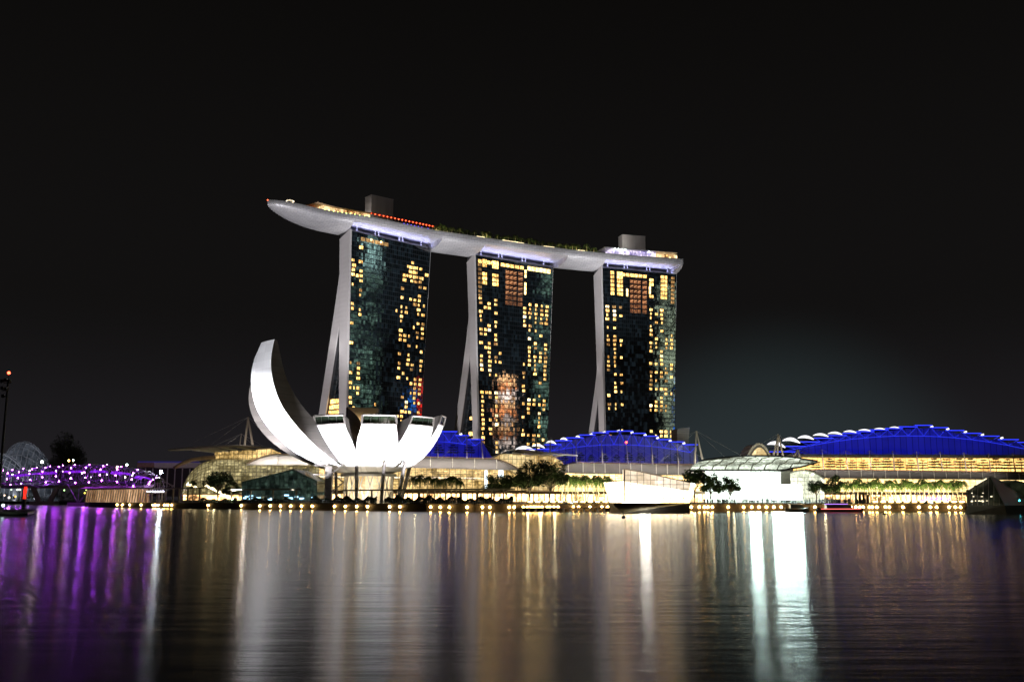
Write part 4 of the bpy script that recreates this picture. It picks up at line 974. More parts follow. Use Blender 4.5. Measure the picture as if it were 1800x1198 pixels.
# ================================================================== PROMENADE: lamps, pergolas, hedges, railings
LPX = [206, 215, 228, 248, 269, 273, 278, 289, 295, 302, 366, 424, 457, 475, 493, 511, 530, 549, 588, 607, 627, 646, 685, 703, 757, 774, 790, 821, 848, 861, 895, 904, 920, 927, 933, 938, 942, 947, 953, 962, 967, 974, 981, 1008, 1017, 1037, 1058, 1068,
       1215, 1229, 1238, 1244, 1252, 1280, 1307, 1321, 1334, 1347, 1360, 1373, 1398, 1409, 1432, 1453, 1481, 1496, 1504, 1511, 1517, 1528, 1533, 1541, 1556, 1563, 1587, 1615, 1635, 1646, 1668, 1679, 1688]
q = shore(206, -.9, 1.35); proto = empty('quay_lamp', q, cat='lamp', group='quay lamps along the water edge')
m = MB(); m.ball(q, .36, 10, 6); m.build('lamp_globe', M['lamp_shore'], proto, smooth=True)
m = MB(); m.box(q + Vector((0, .55, .0)), (.25, .9, .18)); m.build('bracket', M['dark'], proto)
remember(proto)
big = {588, 607, 627, 646, 685, 703, 511, 530, 549, 475, 493, 457, 424, 366}
for i, px in enumerate(LPX):
    o = proto if i == 0 else copy_tree(proto)
    o.location = shore(px, -.9, 1.35)
    where = 'under the purple bridge end' if px < 310 else ('on the quay before the museum' if px < 720 else ('on the quay right of the museum' if px < 960 else ('on the low jetty beside the bright pavilion' if px < 1100 else ('on the quay before the plaza' if px < 1460 else 'on the quay below the palm row'))))
    o['label'] = f'round glowing quay lamp {where}, {nth(i)} along the water'
# jetties: darker low platforms that stand before the quay wall
def jetty(x0, x1, label, back=-5.0):
    a = shore(x0, back, 0); b = shore(x1, back, 0); c = shore(x1, -.2, 0); d = shore(x0, -.2, 0); rt = empty('jetty', (a + b) / 2, label, 'jetty', 'low jetties in front of the quay')
    m = MB(); m.prism([p + Vector((0, 0, .95)) for p in (a, b, c, d)], (0, 0, .35)); m.build('jetty_deck', M['wood'], rt)
    m = MB()
    for i in range(int((x1 - x0) / 12) + 1):
        p = a + (b - a) * (i / max(1, int((x1 - x0) / 12))); m.tube([p + Vector((0, .5, -1)), p + Vector((0, .5, .95))], .3, 6)
    m.build('pile_row', M['concrete'], rt)
jetty(905, 1074, 'timber jetty on pale piles at the left of the bright crystal pavilion', -3.5)
def pergola(x0, x1, posts, ytop, label, back=9):
    rt = empty('pergola', shore((x0 + x1) / 2, back, LANDZ), label, 'pergola', 'flat-roofed pergolas on the promenade')
    A = shore(x0, back); B = shore(x1, back); zt = W(x0, ytop, A.y).z
    N = 8; pts = [shore(x0 + (x1 - x0) * i / N, back) for i in range(N + 1)]
    m = MB(); m.grid([[Vector((p.x, p.y + dy, zt + dz)) for dy, dz in ((-1.6, 0), (-1.6, .45), (2.2, .45), (2.2, 0))] for p in pts], closed=True); m.build('roof', M['perg'], rt)
    for px in posts:
        p = shore(px, back); m = MB(); m.box((p.x, p.y, (LANDZ + zt) / 2), (.55, .55, zt - LANDZ)); m.build('post', M['perg'], rt)
M['perg'] = mat('pergola_stone', (.50, .44, .33), .7, var=.12)
pergola(264, 354, (266, 284, 303, 314, 329, 350), 859.5, 'pergola left of the museum, farthest left of the promenade pergolas')
pergola(402, 526, (406, 440, 479, 520), 861.5, 'pergola in front of the dark green glass entrance')
pergola(602, 905, (609, 653, 696, 737, 809, 838, 864, 885), 862.5, 'longest pergola, in front of the museum columns and young palms')
def hedge(x0, x1, h, label, seed, back=5.5):
    rnd = random.Random(seed); m = MB(); n = int((x1 - x0) * 26)
    for i in range(n):
        px = rnd.uniform(x0, x1); p = shore(px, back + rnd.uniform(-1, 1.2)); hh = h * (.75 + .35 * math.sin(px * .23 + seed) * math.sin(px * .11)); z = LANDZ + rnd.random() ** .7 * hh
        a = Vector((rnd.uniform(-1, 1), rnd.uniform(-1, 1), rnd.uniform(-1, 1))).normalized(); b = a.cross(Vector((rnd.uniform(-1, 1), rnd.uniform(-1, 1), .3))).normalized(); s = rnd.uniform(.18, .42); c = Vector((p.x, p.y, z))
        m.quad(c - a * s, c - b * s * .6, c + a * s, c + b * s * .6)
    o = m.build('hedge', M['hedge']); tag(o, label, 'hedge', 'clipped hedges on the promenade')
hedge(352, 416, 2.0, 'dark hedge below the leaning tree on the promenade', 1); hedge(418, 512, 2.2, 'dark hedge before the dark green glass entrance', 2); hedge(545, 662, 2.5, 'dark hedge in front of the museum columns', 3)
hedge(676, 800, 2.6, 'dark hedge under the young palms right of the museum', 4); hedge(803, 902, 2.2, 'dark hedge at the end of the longest pergola', 5)
hedge(930, 1040, .7, 'low hedge before the lit shopfronts left of the bright pavilion', 6, 12); hedge(1560, 1696, .8, 'low hedge before the shopfronts with violet neon', 7, 12)
def railing(x0, x1, label, back=1.0):
    rt = empty('railing', shore((x0 + x1) / 2, back, LANDZ), label, 'railing', 'railings along the quay edge')
    n = int((x1 - x0) / 4.0); pts = [shore(x0 + (x1 - x0) * i / n, back) for i in range(n + 1)]; m = MB()
    for p in pts: m.tube([Vector((p.x, p.y, LANDZ)), Vector((p.x, p.y, LANDZ + 1.1))], .06, 3)
    m.build('post_row', M['steel'], rt); m = MB()
    for z in (.55, 1.1): m.tube([Vector((p.x, p.y, LANDZ + z)) for p in pts], .05, 3)
    m.build('rail', M['steel'], rt)
railing(306, 598, 'thin steel railing on the quay left of the museum'); railing(602, 900, 'thin steel railing on the quay before the museum'); railing(905, 1066, 'thin steel railing on the quay left of the bright pavilion'); railing(1225, 1525, 'thin steel railing on the quay before the plaza')
# low lit retaining strips above the jetty
for x0, x1, lab in ((925, 1070, 'planter wall with glowing step lights, left of the bright pavilion'), (1532, 1698, 'planter wall with glowing step lights, below the palm row')):
    rt = empty('planter_wall', shore((x0 + x1) / 2, 8, LANDZ), lab, 'planter wall', 'lit planter walls'); a = shore(x0, 8, LANDZ); b = shore(x1, 8, LANDZ)
    m = MB(); m.prism([a, b, b + Vector((0, 1, 0)), a + Vector((0, 1, 0))], (0, 0, .9)); m.build('wall', M['perg'], rt)
    n = int((x1 - x0) / 13); 
    for i in range(n):
        p = a + (b - a) * (i + .5) / n; m = MB(); m.box(p + Vector((0, -.1, .75)), (1.3, .12, .2)); m.build('step_light', M['lamp_warm'], rt)

# ================================================================== TREES AND PALMS (one mesh of each kind, copied)
def leafcloud(m, c, rad, n, rnd, s0=.25, s1=.55, sc=(1, 1, .8), hollow=.35):
    for _ in range(n):
        v = Vector((rnd.gauss(0, 1), rnd.gauss(0, 1), rnd.gauss(0, 1))).normalized() * (hollow + (1 - hollow) * rnd.random() ** .6) * rad
        p = c + Vector((v.x * sc[0], v.y * sc[1], v.z * sc[2])); a = Vector((rnd.uniform(-1, 1), rnd.uniform(-1, 1), rnd.uniform(-.6, .6))).normalized(); b = a.cross(Vector((rnd.uniform(-.5, .5), rnd.uniform(-.5, .5), 1))).normalized(); s = rnd.uniform(s0, s1)
        m.quad(p - a * s, p - b * s * .55, p + a * s, p + b * s * .55)
def make_tree(seed, h=10.0, cr=4.2, clumps=16, leaves=150, name='broadleaf_tree', spread=1.0, trunk_h=.38):
    rnd = random.Random(seed); rt = empty(name, (0, 0, 0)); m = MB(); t = MB(); top = Vector((rnd.uniform(-.3, .3), 0, h * trunk_h)); t.tube([(0, 0, 0), top * .5 + Vector((.15, 0, 0)), top], .30, 7, r2=.2)
    for k in range(clumps):
        a = rnd.uniform(0, 2 * math.pi); u = rnd.random(); rr = cr * spread * math.sqrt(u) * .85; z = h * (trunk_h + .12) + (h * (1 - trunk_h) - cr * .25) * rnd.random() * (1 - .45 * u)
        c = Vector((rr * math.cos(a), rr * math.sin(a) * .9, z)); t.tube([top * rnd.uniform(.7, 1.0), (top + c) / 2 + Vector((0, 0, .2)), c], .11, 4, r2=.04, cap=False)
        leafcloud(m, c, cr * rnd.uniform(.26, .46), leaves, rnd)
    t.build('trunk', M['trunk'], rt); m.build('crown', M['leaf'], rt); return rt
def make_palm(seed, h=8.0, fr=2.1, name='palm_tree', nf=22, mt='leaf2'):
    rnd = random.Random(seed); rt = empty(name, (0, 0, 0)); t = MB(); ln = rnd.uniform(-.3, .3); t.tube([(0, 0, 0), (ln * .3, 0, h * .35), (ln * .7, .1, h * .7), (ln, .1, h)], .19, 7, r2=.12); t.build('trunk', M['trunkp'], rt)
    m = MB()
    for k in range(nf):
        a = 2 * math.pi * k / nf + rnd.uniform(-.2, .2); up = rnd.uniform(-.4, 1.5); L_ = fr * rnd.uniform(.85, 1.15); d = Vector((math.cos(a), math.sin(a), 0)); side = Vector((-math.sin(a), math.cos(a), 0)); pts = []
        for j in range(8):
            s = j / 7; pts.append(Vector((ln, .1, h)) + d * L_ * s * (1 - .12 * s) + Vector((0, 0, L_ * (up * s - (1.0 + max(up, 0) * .62) * s * s))))
        for j in range(7):
            p, q = pts[j], pts[j + 1]
            for sg in (-1, 1):
                for e_ in (0, .5):
                    b = p + (q - p) * e_; w = .6 * math.sin(math.pi * min(1, (j + e_ + .8) / 8.0)) * fr / 2.2; tipp = b + side * sg * w + (q - p) * .7 + Vector((0, 0, -w * .55)); m.add([b, b + (q - p) * .46, tipp], [(0, 1, 2)])
        m.tube(pts, .035, 3, cap=False)
    m.build('crown', M[mt], rt); return rt
def make_tier(seed, h=7.0, r=3.6):
    rnd = random.Random(seed); rt = empty('tiered_tree', (0, 0, 0)); t = MB(); t.tube([(0, 0, 0), (0, 0, h)], .16, 6, r2=.06); m = MB()
    for k, z in enumerate((.38, .58, .77, .95)):
        rr = r * (1.0, .92, .72, .42)[k] * rnd.uniform(.8, 1.1)
        for b in range(6):
            a = 2 * math.pi * b / 6 + rnd.random(); t.tube([(0, 0, h * z - .25), (rr * .8 * math.cos(a), rr * .8 * math.sin(a), h * z)], .05, 3, cap=False)
            leafcloud(m, Vector((rr * .62 * math.cos(a), rr * .62 * math.sin(a), h * z)), rr * .5, 60, rnd, .25, .5, (1, 1, .24), 0)
    t.build('trunk', M['trunk'], rt); m.build('crown', M['leaf'], rt); return rt
M['trunkp'] = mat('palm_bark', (.42, .36, .27), .8, var=.2, scale=3)
def plant(protos, spots, group, cat, labf, seed=0):
    """spots: (column, distance or point, height scale). First use takes the prototype itself"""
    rnd = random.Random(seed); remember(*protos); used = set(); n = 0
    for i, (P, s) in enumerate(spots):
        pr = protos[i % len(protos)]; o = pr if pr.name not in used else copy_tree(pr); used.add(pr.name)
        o.location = P; o.scale = (s * rnd.uniform(.9, 1.1), s * rnd.uniform(.9, 1.1), s); o.rotation_euler = (0, 0, rnd.uniform(0, 6.28)); o['label'] = labf(i); o['category'] = cat; o['group'] = group
def hscale(px, ytop, back, H0):
    p = shore(px, back, LANDZ); return (W(px, ytop, p.y).z - LANDZ) / H0
def spot(px, ytop, back, H0): return (shore(px, back, LANDZ), hscale(px, ytop, back, H0))
# broadleaf trees on the promenade
T_ = [make_tree(3), make_tree(7, clumps=18), make_tree(12, spread=1.15)]
tr = [(382, 826, 16, 'leaning dark tree before the rounded yellow glass vault'), (406, 846, 14, 'small dark tree just right of the leaning tree by the yellow vault'), (868, 836, 26, 'small dark round tree before the bright glass panels, left of the big trees'), (891, 832, 28, 'dense dark tree between the glass panels and the big round trees'),
      (931, 812, 22, 'big dark round-crowned tree in front of the arched-canopy hall, the left of the pair'), (967, 812, 24, 'big round-crowned tree beside the first palms, the right of the pair'), (1221, 822, 34, 'tree touching the right corner of the bright crystal pavilion'), (1250, 834, 30, 'smaller tree before the left edge of the plaza hall'),
      (1284, 838, 30, 'broad tree standing before the dazzling plaza hall'), (1436, 842, 32, 'thin pale-lit tree right of the arched plaza bay'), (1464, 836, 30, 'dark bushy tree at the left end of the palm row')]
plant(T_, [spot(px, y, b, 10.0) for px, y, b, l in tr], 'broadleaf trees on the promenade', 'tree', lambda i: tr[i][3], 2)
far_ = [(262, 838, 60), (275, 842, 40), (338, 846, 24)]
P_ = [make_palm(1), make_palm(2, fr=2.4), make_palm(5, fr=1.9)]
pg = [(725, 836), (738, 834), (751, 836), (764, 838), (774, 841), (784, 838), (793, 835), (801, 838), (809, 843)]
pm = [(989, 842), (998, 839), (1007, 842), (1016, 840), (1025, 843), (1034, 840), (1044, 842), (1053, 841), (1062, 844), (1071, 843), (994, 836), (1012, 837), (1030, 837), (1049, 838), (1068, 838)]
prr = [(1484 + 8.35 * k, 851 + 3.5 * math.sin(k * 1.7)) for k in range(26)] + [(1489 + 10.4 * k, 847 + 3.5 * math.sin(k * 2.3)) for k in range(20)]
sp_ = [spot(x, y + 3, 26, 8.0) for x, y in pg] + [spot(x, y, 30 if i < 10 else 38, 8.0) for i, (x, y) in enumerate(pm)] + [spot(x, y, 26 if i < 26 else 36, 8.0) for i, (x, y) in enumerate(prr)] + [spot(x, y, b, 8.0) for x, y, b in far_]
def plab(i):
    if i < 9: return f'dark young palm right of the museum, {nth(i)} from the museum columns'
    i -= 9
    if i < 10: return f'green-lit palm left of the bright pavilion, front row, {nth(i)} counted rightwards'
    if i < 15: return f'green-lit palm left of the bright pavilion, back row, {nth(i - 10)} counted rightwards'
    i -= 15
    if i < 26: return f'green-lit palm in the long front row at the right, {nth(i)} counted rightwards'
    if i < 46: return f'green-lit palm in the long back row at the right, {nth(i - 26)} counted rightwards'
    return ['dim palm beside the bright white lamp at the bridge end', 'dim palm left of the first pergola by the bridge end', 'dim palm before the rounded end of the yellow vault'][i - 46]
plant(P_, sp_, 'palms along the promenade', 'palm', plab, 4)
# tiered trees on the roof terraces
R_ = [make_tier(1), make_tier(4), make_tier(9)]
rt_sp = []; rt_lab = []
def onroof(px, yb, yt, off):
    p = LM.P(px, yb, off); return (p, (LM.P(px, yt, off).z - p.z) / 7.0)
for k, px in enumerate((771, 797, 825)): rt_sp.append(onroof(px, 803, 781, 14)); rt_lab.append(f'dark tiered tree before the lowest blue roof, {nth(k)} counted rightwards')
for k, px in enumerate((993, 1020, 1039, 1062, 1084, 1105, 1126, 1149, 1174, 1191)): rt_sp.append(onroof(px, 815, 795 + (px % 5), 14)); rt_lab.append(f'dark tiered tree before the blue roof with the highest tier, {nth(k)} counted rightwards')
for k, px in enumerate((1435, 1460, 1478, 1499, 1519, 1541, 1560, 1581, 1603, 1623, 1644, 1665, 1688, 1708, 1730, 1752, 1773, 1797)): rt_sp.append(onroof(px, 828 + (px - 1430) * .012, 805 + (px % 4), 17)); rt_lab.append(f'tiered tree on the orange-lit roof terrace, {nth(k)} counted rightwards')
plant(R_, rt_sp, 'tiered trees on the arcade roofs', 'tree', lambda i: rt_lab[i], 9)
# uplights in the palm beds
for x0, x1, b, e_ in ((985, 1072, 22, 1500), (1484, 1590, 18, 1500), (1590, 1698, 18, 1500)):
    a = shore(x0, b, 3.0); c_ = shore(x1, b, 3.0); c = (a + c_) / 2; tg = c + Vector((0, 9, 7)); o_ = light('palm_uplight', 'AREA', c, tg, e_ * 6, (1, .90, .45), (c_ - a).length, size_y=.6)
    z_ax = (c - tg).normalized(); x_ax = Vector((1, 0, 0)); y_ax = z_ax.cross(x_ax).normalized(); o_.rotation_euler = Matrix((x_ax, y_ax, z_ax)).transposed().to_euler()

# ================================================================== CRYSTAL PAVILIONS ON THE WATER
def poly3(name, pts, mtl, parent, push=(0, .3, 0)):
    m = MB(); m.prism([W(*p) for p in pts], push); return m.build(name, M[mtl], parent)
M['crystal'] = litglass('crystal_glass', (1.0, .80, .50), (1.0, .88, .62), 4.0, cell=(2.2, 2.2, 2.2), lo=.7, hi=1.3, sparkle=3)
M['crystal_top'] = litglass('crystal_glass_upper', (1.0, .78, .52), (1.0, .90, .74), 1.15, cell=(2.2, 2.2, 2.2), lo=.7, hi=1.1, sparkle=.6)
c_ = W(1146, 880, 266); cp = empty('crystal_pavilion', Vector((c_.x, c_.y, 0)), 'dazzling white faceted glass pavilion standing in the water on a dark base', 'pavilion', 'faceted glass pavilions on the water')
Yf = 258
poly3('glass_facet', [(1098, 883, 256), (1076, 883, 264), (1065, 847, 266), (1098, 843.5, 256)], 'crystal', cp, (0, 6, 0))
poly3('glass_facet', [(1098, 883, 255.8), (1098, 846, 255.8), (1219, 862, 261), (1219.5, 867, 261), (1212, 883, 258)], 'crystal', cp, (0, 6, 0))
poly3('glass_facet', [(1098.5, 846, 255.4), (1098, 824, 256), (1122, 827.5, 255.6), (1212.5, 847.5, 257), (1210, 862, 257)], 'crystal_top', cp, (0, 5, 0))
poly3('glass_facet', [(1212, 862, 259), (1213, 848, 259), (1223, 850, 268), (1219, 866, 268)], 'drumglow', cp, (0, 2, 0))
poly3('sloping_roof', [(1098, 823, 256.2), (1122, 827, 255.8), (1213, 847, 257.2), (1224, 849.5, 276), (1120, 829, 278)], 'rib', cp, (0, 0, -.25))
poly3('base', [(1075.5, 883, 263), (1093, 883, 254.5), (1212.5, 883, 257.5), (1211, 901.8, 257.5), (1093, 902, 254.5), (1080, 901.5, 263)], 'basegreen' if 'basegreen' in M else (M.setdefault('basegreen', mat('dark_base', (.07, .065, .05), .6, var=.2)) and 'basegreen'), cp, (0, 9, 0))
m = MB()
for i in range(11):
    t = i / 10; x = 1098 + 115 * t; yt = 824 + 3.5 * min(1, t / .21) + max(0, t - .21) / .79 * 20; m.tube([W(x, 883, 255.2 + 2 * t), W(x - 1.5 * (1 - t), yt, 255.2 + 1.5 * t)], .07, 4)
for j in range(7):
    y = 883 - 8 * j; xr = 1216 if y > 862 else 1213
    if y < 847: xr = 1122 + (y - 827.5) / 20 * 90
    m.tube([W(1098, y, 255.1), W(xr, y, 257)], .06, 4)
for i in range(4): m.tube([W(1076 + 6 * i - 0, 883, 263.6 - 2.6 * i), W(1066 + 9 * i, 847 - i, 265.6 - 3 * i)], .06, 4)
m.tube([W(1098, 883, 255), W(1098, 824, 255)], .14, 4); m.tube([W(1065, 847, 265.7), W(1098, 843.6, 255.7)], .12, 4); m.tube([W(1098, 824, 255.4), W(1122, 827.5, 255.2), W(1213, 847.5, 256.6)], .13, 4)
m.build('glazing_bar', M['wood'], cp)
m = MB(); m.box(W(1133, 874, 254.6), (2.6, .5, 1.8)); m.build('interior_floodlight', lamp('pavilion_lamp', (1, .95, .84), 75), cp)
m = MB()
for i in range(30): m.box(W(1095 + 4 * i, 882.4, 254.6 + .1 * i), (.35, .3, .25))
m.build('base_light', M['lamp_warm'], cp)
M['nightglass'] = litglass('night_glass', (.002, .004, .003), (.05, .06, .03), .35, cell=(2, 2, 2), lo=.1, hi=1.0, sparkle=.0, rough=.45)
c_ = W(1745, 880, 250); dpv = empty('dark_crystal_pavilion', Vector((c_.x, c_.y, 0)), 'dark faceted glass pavilion on a stone base in the water at the right edge', 'pavilion', 'faceted glass pavilions on the water')
poly3('glass_facet', [(1700, 888, 250), (1698, 862, 250), (1741, 837, 246), (1766, 888, 240)], 'nightglass', dpv, (6, 10, 0))
poly3('glass_facet', [(1766, 888, 240), (1741, 837, 246), (1771, 853, 262), (1800, 872, 262), (1805, 888, 258)], 'nightglass', dpv, (6, 10, 0))
poly3('glass_facet', [(1775, 888, 262), (1768, 853, 263), (1786, 843.5, 262), (1830, 854, 262), (1830, 888, 262)], 'nightglass', dpv, (0, 12, 0))
poly3('base', [(1700, 887.5, 249.5), (1766, 887.5, 239.6), (1769.5, 904.5, 239.6), (1696, 903.5, 249.5)], 'basestone' if 'basestone' in M else (M.setdefault('basestone', mat('base_stone', (.16, .15, .11), .7, var=.15)) and 'basestone'), dpv, (7, 12, 0))
poly3('base', [(1766.2, 887.5, 239.6), (1830, 887.5, 246), (1830, 905, 246), (1769.7, 904.5, 239.6)], 'basegreen', dpv, (0, 12, 0))
m = MB()
for i in range(8): t = i / 7; x = 1700 + 66 * t; yt = 862 - 25 * min(1, t / .62) if t <= .62 else 837 + (t - .62) / .38 * 48; m.tube([W(x, 888, 249.7 - 10 * t), W(x, yt, 249.7 - 10 * t)], .06, 3)
m.tube([W(1698, 862, 249.6), W(1741, 837, 245.6), W(1766, 888, 239.6)], .12, 4); m.build('glazing_bar', M['steel'], dpv)
rnd = random.Random(8)
for i in range(18):
    x = rnd.uniform(1704, 1752); y = rnd.choice((880, 881, 878, 879.5, 872, 866)); Yq = 249.5 - 10 * (x - 1700) / 66
    m = MB(); m.box(W(x, y, Yq - .4), (rnd.uniform(.2, .5), .15, rnd.uniform(.12, .3))); m.build('interior_lamp', M['lamp_dim'] if 'lamp_dim' in M else M.setdefault('lamp_dim', lamp('dim_lamp', (1, .85, .55), 1.6)), dpv)
m = MB(); m.box(W(1716, 851.5, 247.6), (.1, .1, .1)); m.beam(W(1702, 859.5, 249.2), W(1711, 854, 248.2), .25, .25); m.beam(W(1715, 851.5, 247.8), W(1726, 845, 246.8), .25, .25); m.beam(W(1727, 844.5, 246.7), W(1734, 840.5, 246), .25, .25); m.build('roof_light', M['lamp_dim'], dpv)
m = MB(); m.ball(W(1792, 879, 245), .25, 6, 4); m.build('teal_lamp', lamp('teal_lamp', (.1, .8, .9), 5), dpv)
# floodlight stands on the plaza: the two fierce white-green beams
for px, w, n_, lab in ((1327, 3.4, 3, 'tall rack of white floodlights on the plaza, the narrower of the two'), (1384, 9.5, 6, 'wide rack of dazzling white floodlights on the plaza, by the quay')):
    p = shore(px, 6, LANDZ); rt = empty('floodlight_rack', p, lab, 'floodlight', 'floodlight racks on the plaza')
    m = MB()
    for sg in (-1, 1): m.tube([p + Vector((sg * w / 2, 0, 0)), p + Vector((sg * w / 2, 0, 6.2))], .09, 5)
    m.tube([p + Vector((-w / 2, 0, 6)), p + Vector((w / 2, 0, 6))], .09, 5); m.tube([p + Vector((-w / 2, 0, 1.4)), p + Vector((w / 2, 0, 1.4))], .09, 5); m.build('frame', M['steel'], rt)
    for k in range(n_):
        for j in range(3):
            x = (-w / 2 + w * (k + .5) / n_); m = MB(); m.box(p + Vector((x, .12, 2.0 + 1.6 * j)), (w / n_ * .95, .28, 1.35)); m.build('lamp_housing', M['black'], rt); m = MB(); m.box(p + Vector((x, -.15, 2.0 + 1.6 * j)), (w / n_ * .8, .25, 1.1)); m.build('floodlight', M['flood'] if 'flood' in M else M.setdefault('flood', lamp('flood_glass', (.74, 1.0, .93), 130)), rt)
light('plaza_glow', 'POINT', shore(1372, 14, 7), (0, 0, 0), 5000, (.75, 1, .95), 2)
# small pyramidal light sculptures
for px, lab in ((998, 'small blue-white lit tent-shaped sculpture left of the bright pavilion'), (1631, 'small blue-white lit tent-shaped sculpture below the palm row')):
    p = shore(px, 1.5, LANDZ); rt = empty('light_sculpture', p, lab, 'sculpture', 'tent-shaped light sculptures')
    m = MB(); m.prism([p + Vector((-2.3, 0, -.6)), p + Vector((-.2, 0, -.4)), p + Vector((.2, 0, 1.3))], (0, .6, 0)); m.build('dark_blade', M['teal'], rt)
    m = MB(); m.prism([p + Vector((-.3, -.1, 1.6)), p + Vector((.3, -.1, 1.5)), p + Vector((1.6, -.1, .2)), p + Vector((1.0, -.1, .3))], (0, .4, 0)); m.build('lit_blade', lamp('ice_light', (.6, .9, 1), 4), rt)
# crowd on the plaza steps: dark standing figures seen as one mass
rnd = random.Random(77); m = MB()
for i in range(120):
    p = shore(rnd.uniform(1236, 1530), rnd.uniform(2, 9), LANDZ); h = rnd.uniform(1.55, 1.8); a = rnd.uniform(0, 3.1)
    dx, dy = math.cos(a), math.sin(a)
    for sg in (-1, 1): m.tube([p + Vector((sg * .10 * dx, sg * .10 * dy, 0)), p + Vector((sg * .10 * dx, sg * .10 * dy, h * .48))], .075, 5, r2=.10)
    m.tube([p + Vector((0, 0, h * .46)), p + Vector((0, 0, h * .62)), p + Vector((0, 0, h * .82))], .17, 6, r2=.21); m.tube([p + Vector((0, 0, h * .82)), p + Vector((0, 0, h * .87))], .07, 5); m.ball(p + Vector((0, 0, h * .93)), .115, 6, 5, sc=(.9, 1, 1.15))
    for sg in (-1, 1): m.tube([p + Vector((sg * .23 * dx, sg * .23 * dy, h * .80)), p + Vector((sg * .28 * dx, sg * .28 * dy, h * .62)), p + Vector((sg * .26 * dx, sg * .26 * dy - .1, h * .47))], .05, 4)
tag(m.build('crowd', M['cloth'] if 'cloth' in M else M.setdefault('cloth', mat('dark_clothes', (.04, .045, .05), .9, var=.4, scale=.4))), 'crowd of dark standing people along the plaza edge', 'crowd', kind='stuff')
# wooden mooring posts
for i, px in enumerate((1505, 1512, 1518.5, 1526)):
    p = shore(px, 2, 0); m = MB(); m.tube([p, p + Vector((0, 0, 4.8 if i == 3 else 5.6))], .42, 8); m.tube([p + Vector((0, 0, 4.8 if i == 3 else 5.6)), p + Vector((0, 0, 5.9 if i != 3 else 5.0))], .46, 8)
    tag(m.build('plaza_post', M['trunk']), f'thick brown post at the left end of the palm row, {nth(i)} of four counted rightwards', 'post', 'thick brown posts by the water')
# river taxi whose light strips stand in for a passing boat's light trail
def boat(px, Y, Ln, label, lit=True):
    p = W(px, 899, Y); p.z = 0; rt = empty('water_taxi', p, label, 'boat'); m = MB(); rows = []
    for i in range(13):
        t = i / 12; x = -Ln / 2 + Ln * t; w = 1.5 * math.sin(math.pi * min(.5, .08 + .5 * min(t, 1 - t) * 2.2)) ** .8; z0_ = .0; z1_ = .85 + .5 * (2 * t - 1) ** 2; rows.append([p + Vector((x, -w, z1_)), p + Vector((x, -w * .7, z0_)), p + Vector((x, w * .7, z0_)), p + Vector((x, w, z1_))])
    m.grid(rows); m.add(rows[0], [(0, 1, 2, 3)]); m.add(rows[-1], [(0, 1, 2, 3)]); m.grid([[r[0], r[3]] for r in rows]); m.build('boat_hull', M['basegreen'], rt)
    m = MB(); m.prism([p + Vector((-Ln * .30, -1.1, 1.0)), p + Vector((Ln * .26, -1.1, 1.0)), p + Vector((Ln * .22, -1.1, 2.1)), p + Vector((-Ln * .30, -1.1, 2.2))], (0, 2.2, 0)); m.build('cabin', M['nightglass'], rt)
    m = MB(); m.box(p + Vector((-.02 * Ln, 0, 2.3)), (Ln * .62, 2.6, .14)); m.build('roof', M['white'], rt)
    if not lit: return
    m = MB(); m.box(p + Vector((0, -1.45, .9)), (Ln * .86, .1, .16)); m.build('trail_strip', lamp('pink_strip', (1, .16, .14), 2.6), rt)
    m = MB(); m.box(p + Vector((-.1 * Ln, -1.36, 2.3)), (Ln * .5, .1, .12)); m.build('roof_light', lamp('violet_strip', (.5, .2, 1), 2.2), rt)
boat(1476, 286, 13.5, 'low water taxi before the quay, its pink strips standing in for a light trail')
boat(1401, 290, 7.0, 'small dark boat on the water below the plaza floodlights', False)
# channel buoys
for px, y, lab in ((1096, 907.5, 'small black buoy in front of the bright pavilion'), (1554, 902, 'small dark buoy near the palm quay')):
    p = WZ(px, y, .25); p.z = 0; m = MB(); m.ball(p + Vector((0, 0, .1)), .42, 8, 6); m.tube([p + Vector((0, 0, .4)), p + Vector((0, 0, 1.0))], .06, 5); tag(m.build('buoy', M['black']), lab, 'buoy', 'buoys on the bay')

for px_, b_, e_ in ((376, 4, 260), (404, 4, 120), (868, 14, 500), (895, 16, 500), (928, 10, 700), (950, 12, 700), (975, 12, 700), (1221, 20, 500), (1250, 18, 500), (1290, 18, 500), (1450, 18, 600), (730, 18, 300), (765, 18, 300), (800, 18, 300)):
    light('tree_fill', 'POINT', shore(px_, b_, 4.2), (0, 0, 0), e_, (1, .88, .5), .4)  # point lights added among the trees to lift their dark crowns
# ================================================================== ON THE ROOF PARK
def deckbox(px0, px1, ytop, o, dep, name, label, cat, mtl, zb=198.3):
    s = (sPx(px0, o) + sPx(px1, o)) / 2; c = deckP(s, o); zt = W(px0, ytop, c.y).z; w = abs(W(px1, 360, c.y).x - W(px0, 360, c.y).x)
    i = min(range(len(S)), key=lambda k: abs(S[k] - s)); n = NRM[i]; ang = math.atan2(-n.x, n.y)
    rt = empty(name, Vector((c.x, c.y, zb)), label, cat, 'plant rooms on the roof park'); m = MB(); m.box((c.x, c.y, (zb + zt) / 2), (w * .95, dep, zt - zb), ang); m.build('room_wall', M[mtl], rt)
    m = MB(); m.box((c.x, c.y, zt + .15), (w * .97, dep + .3, .35), ang); m.build('coping', M['steel'], rt); 
    m = MB(); m.tube([Vector((c.x + w * .15, c.y, zt)), Vector((c.x + w * .15, c.y, zt + 2.2))], .08, 4); m.build('antenna', M['dark'], rt); return c, ang, w
M['corewall'] = mat('core_cladding', (.30, .29, .28), .7, var=.12, scale=.4, stretch=(1, 1, .05))
c1_, an1, _ = deckbox(643, 690, 349.5, 8, 9, 'plant_room', 'grey boxy plant room on the roof park, above the leftmost tower', 'plant room', 'corewall')
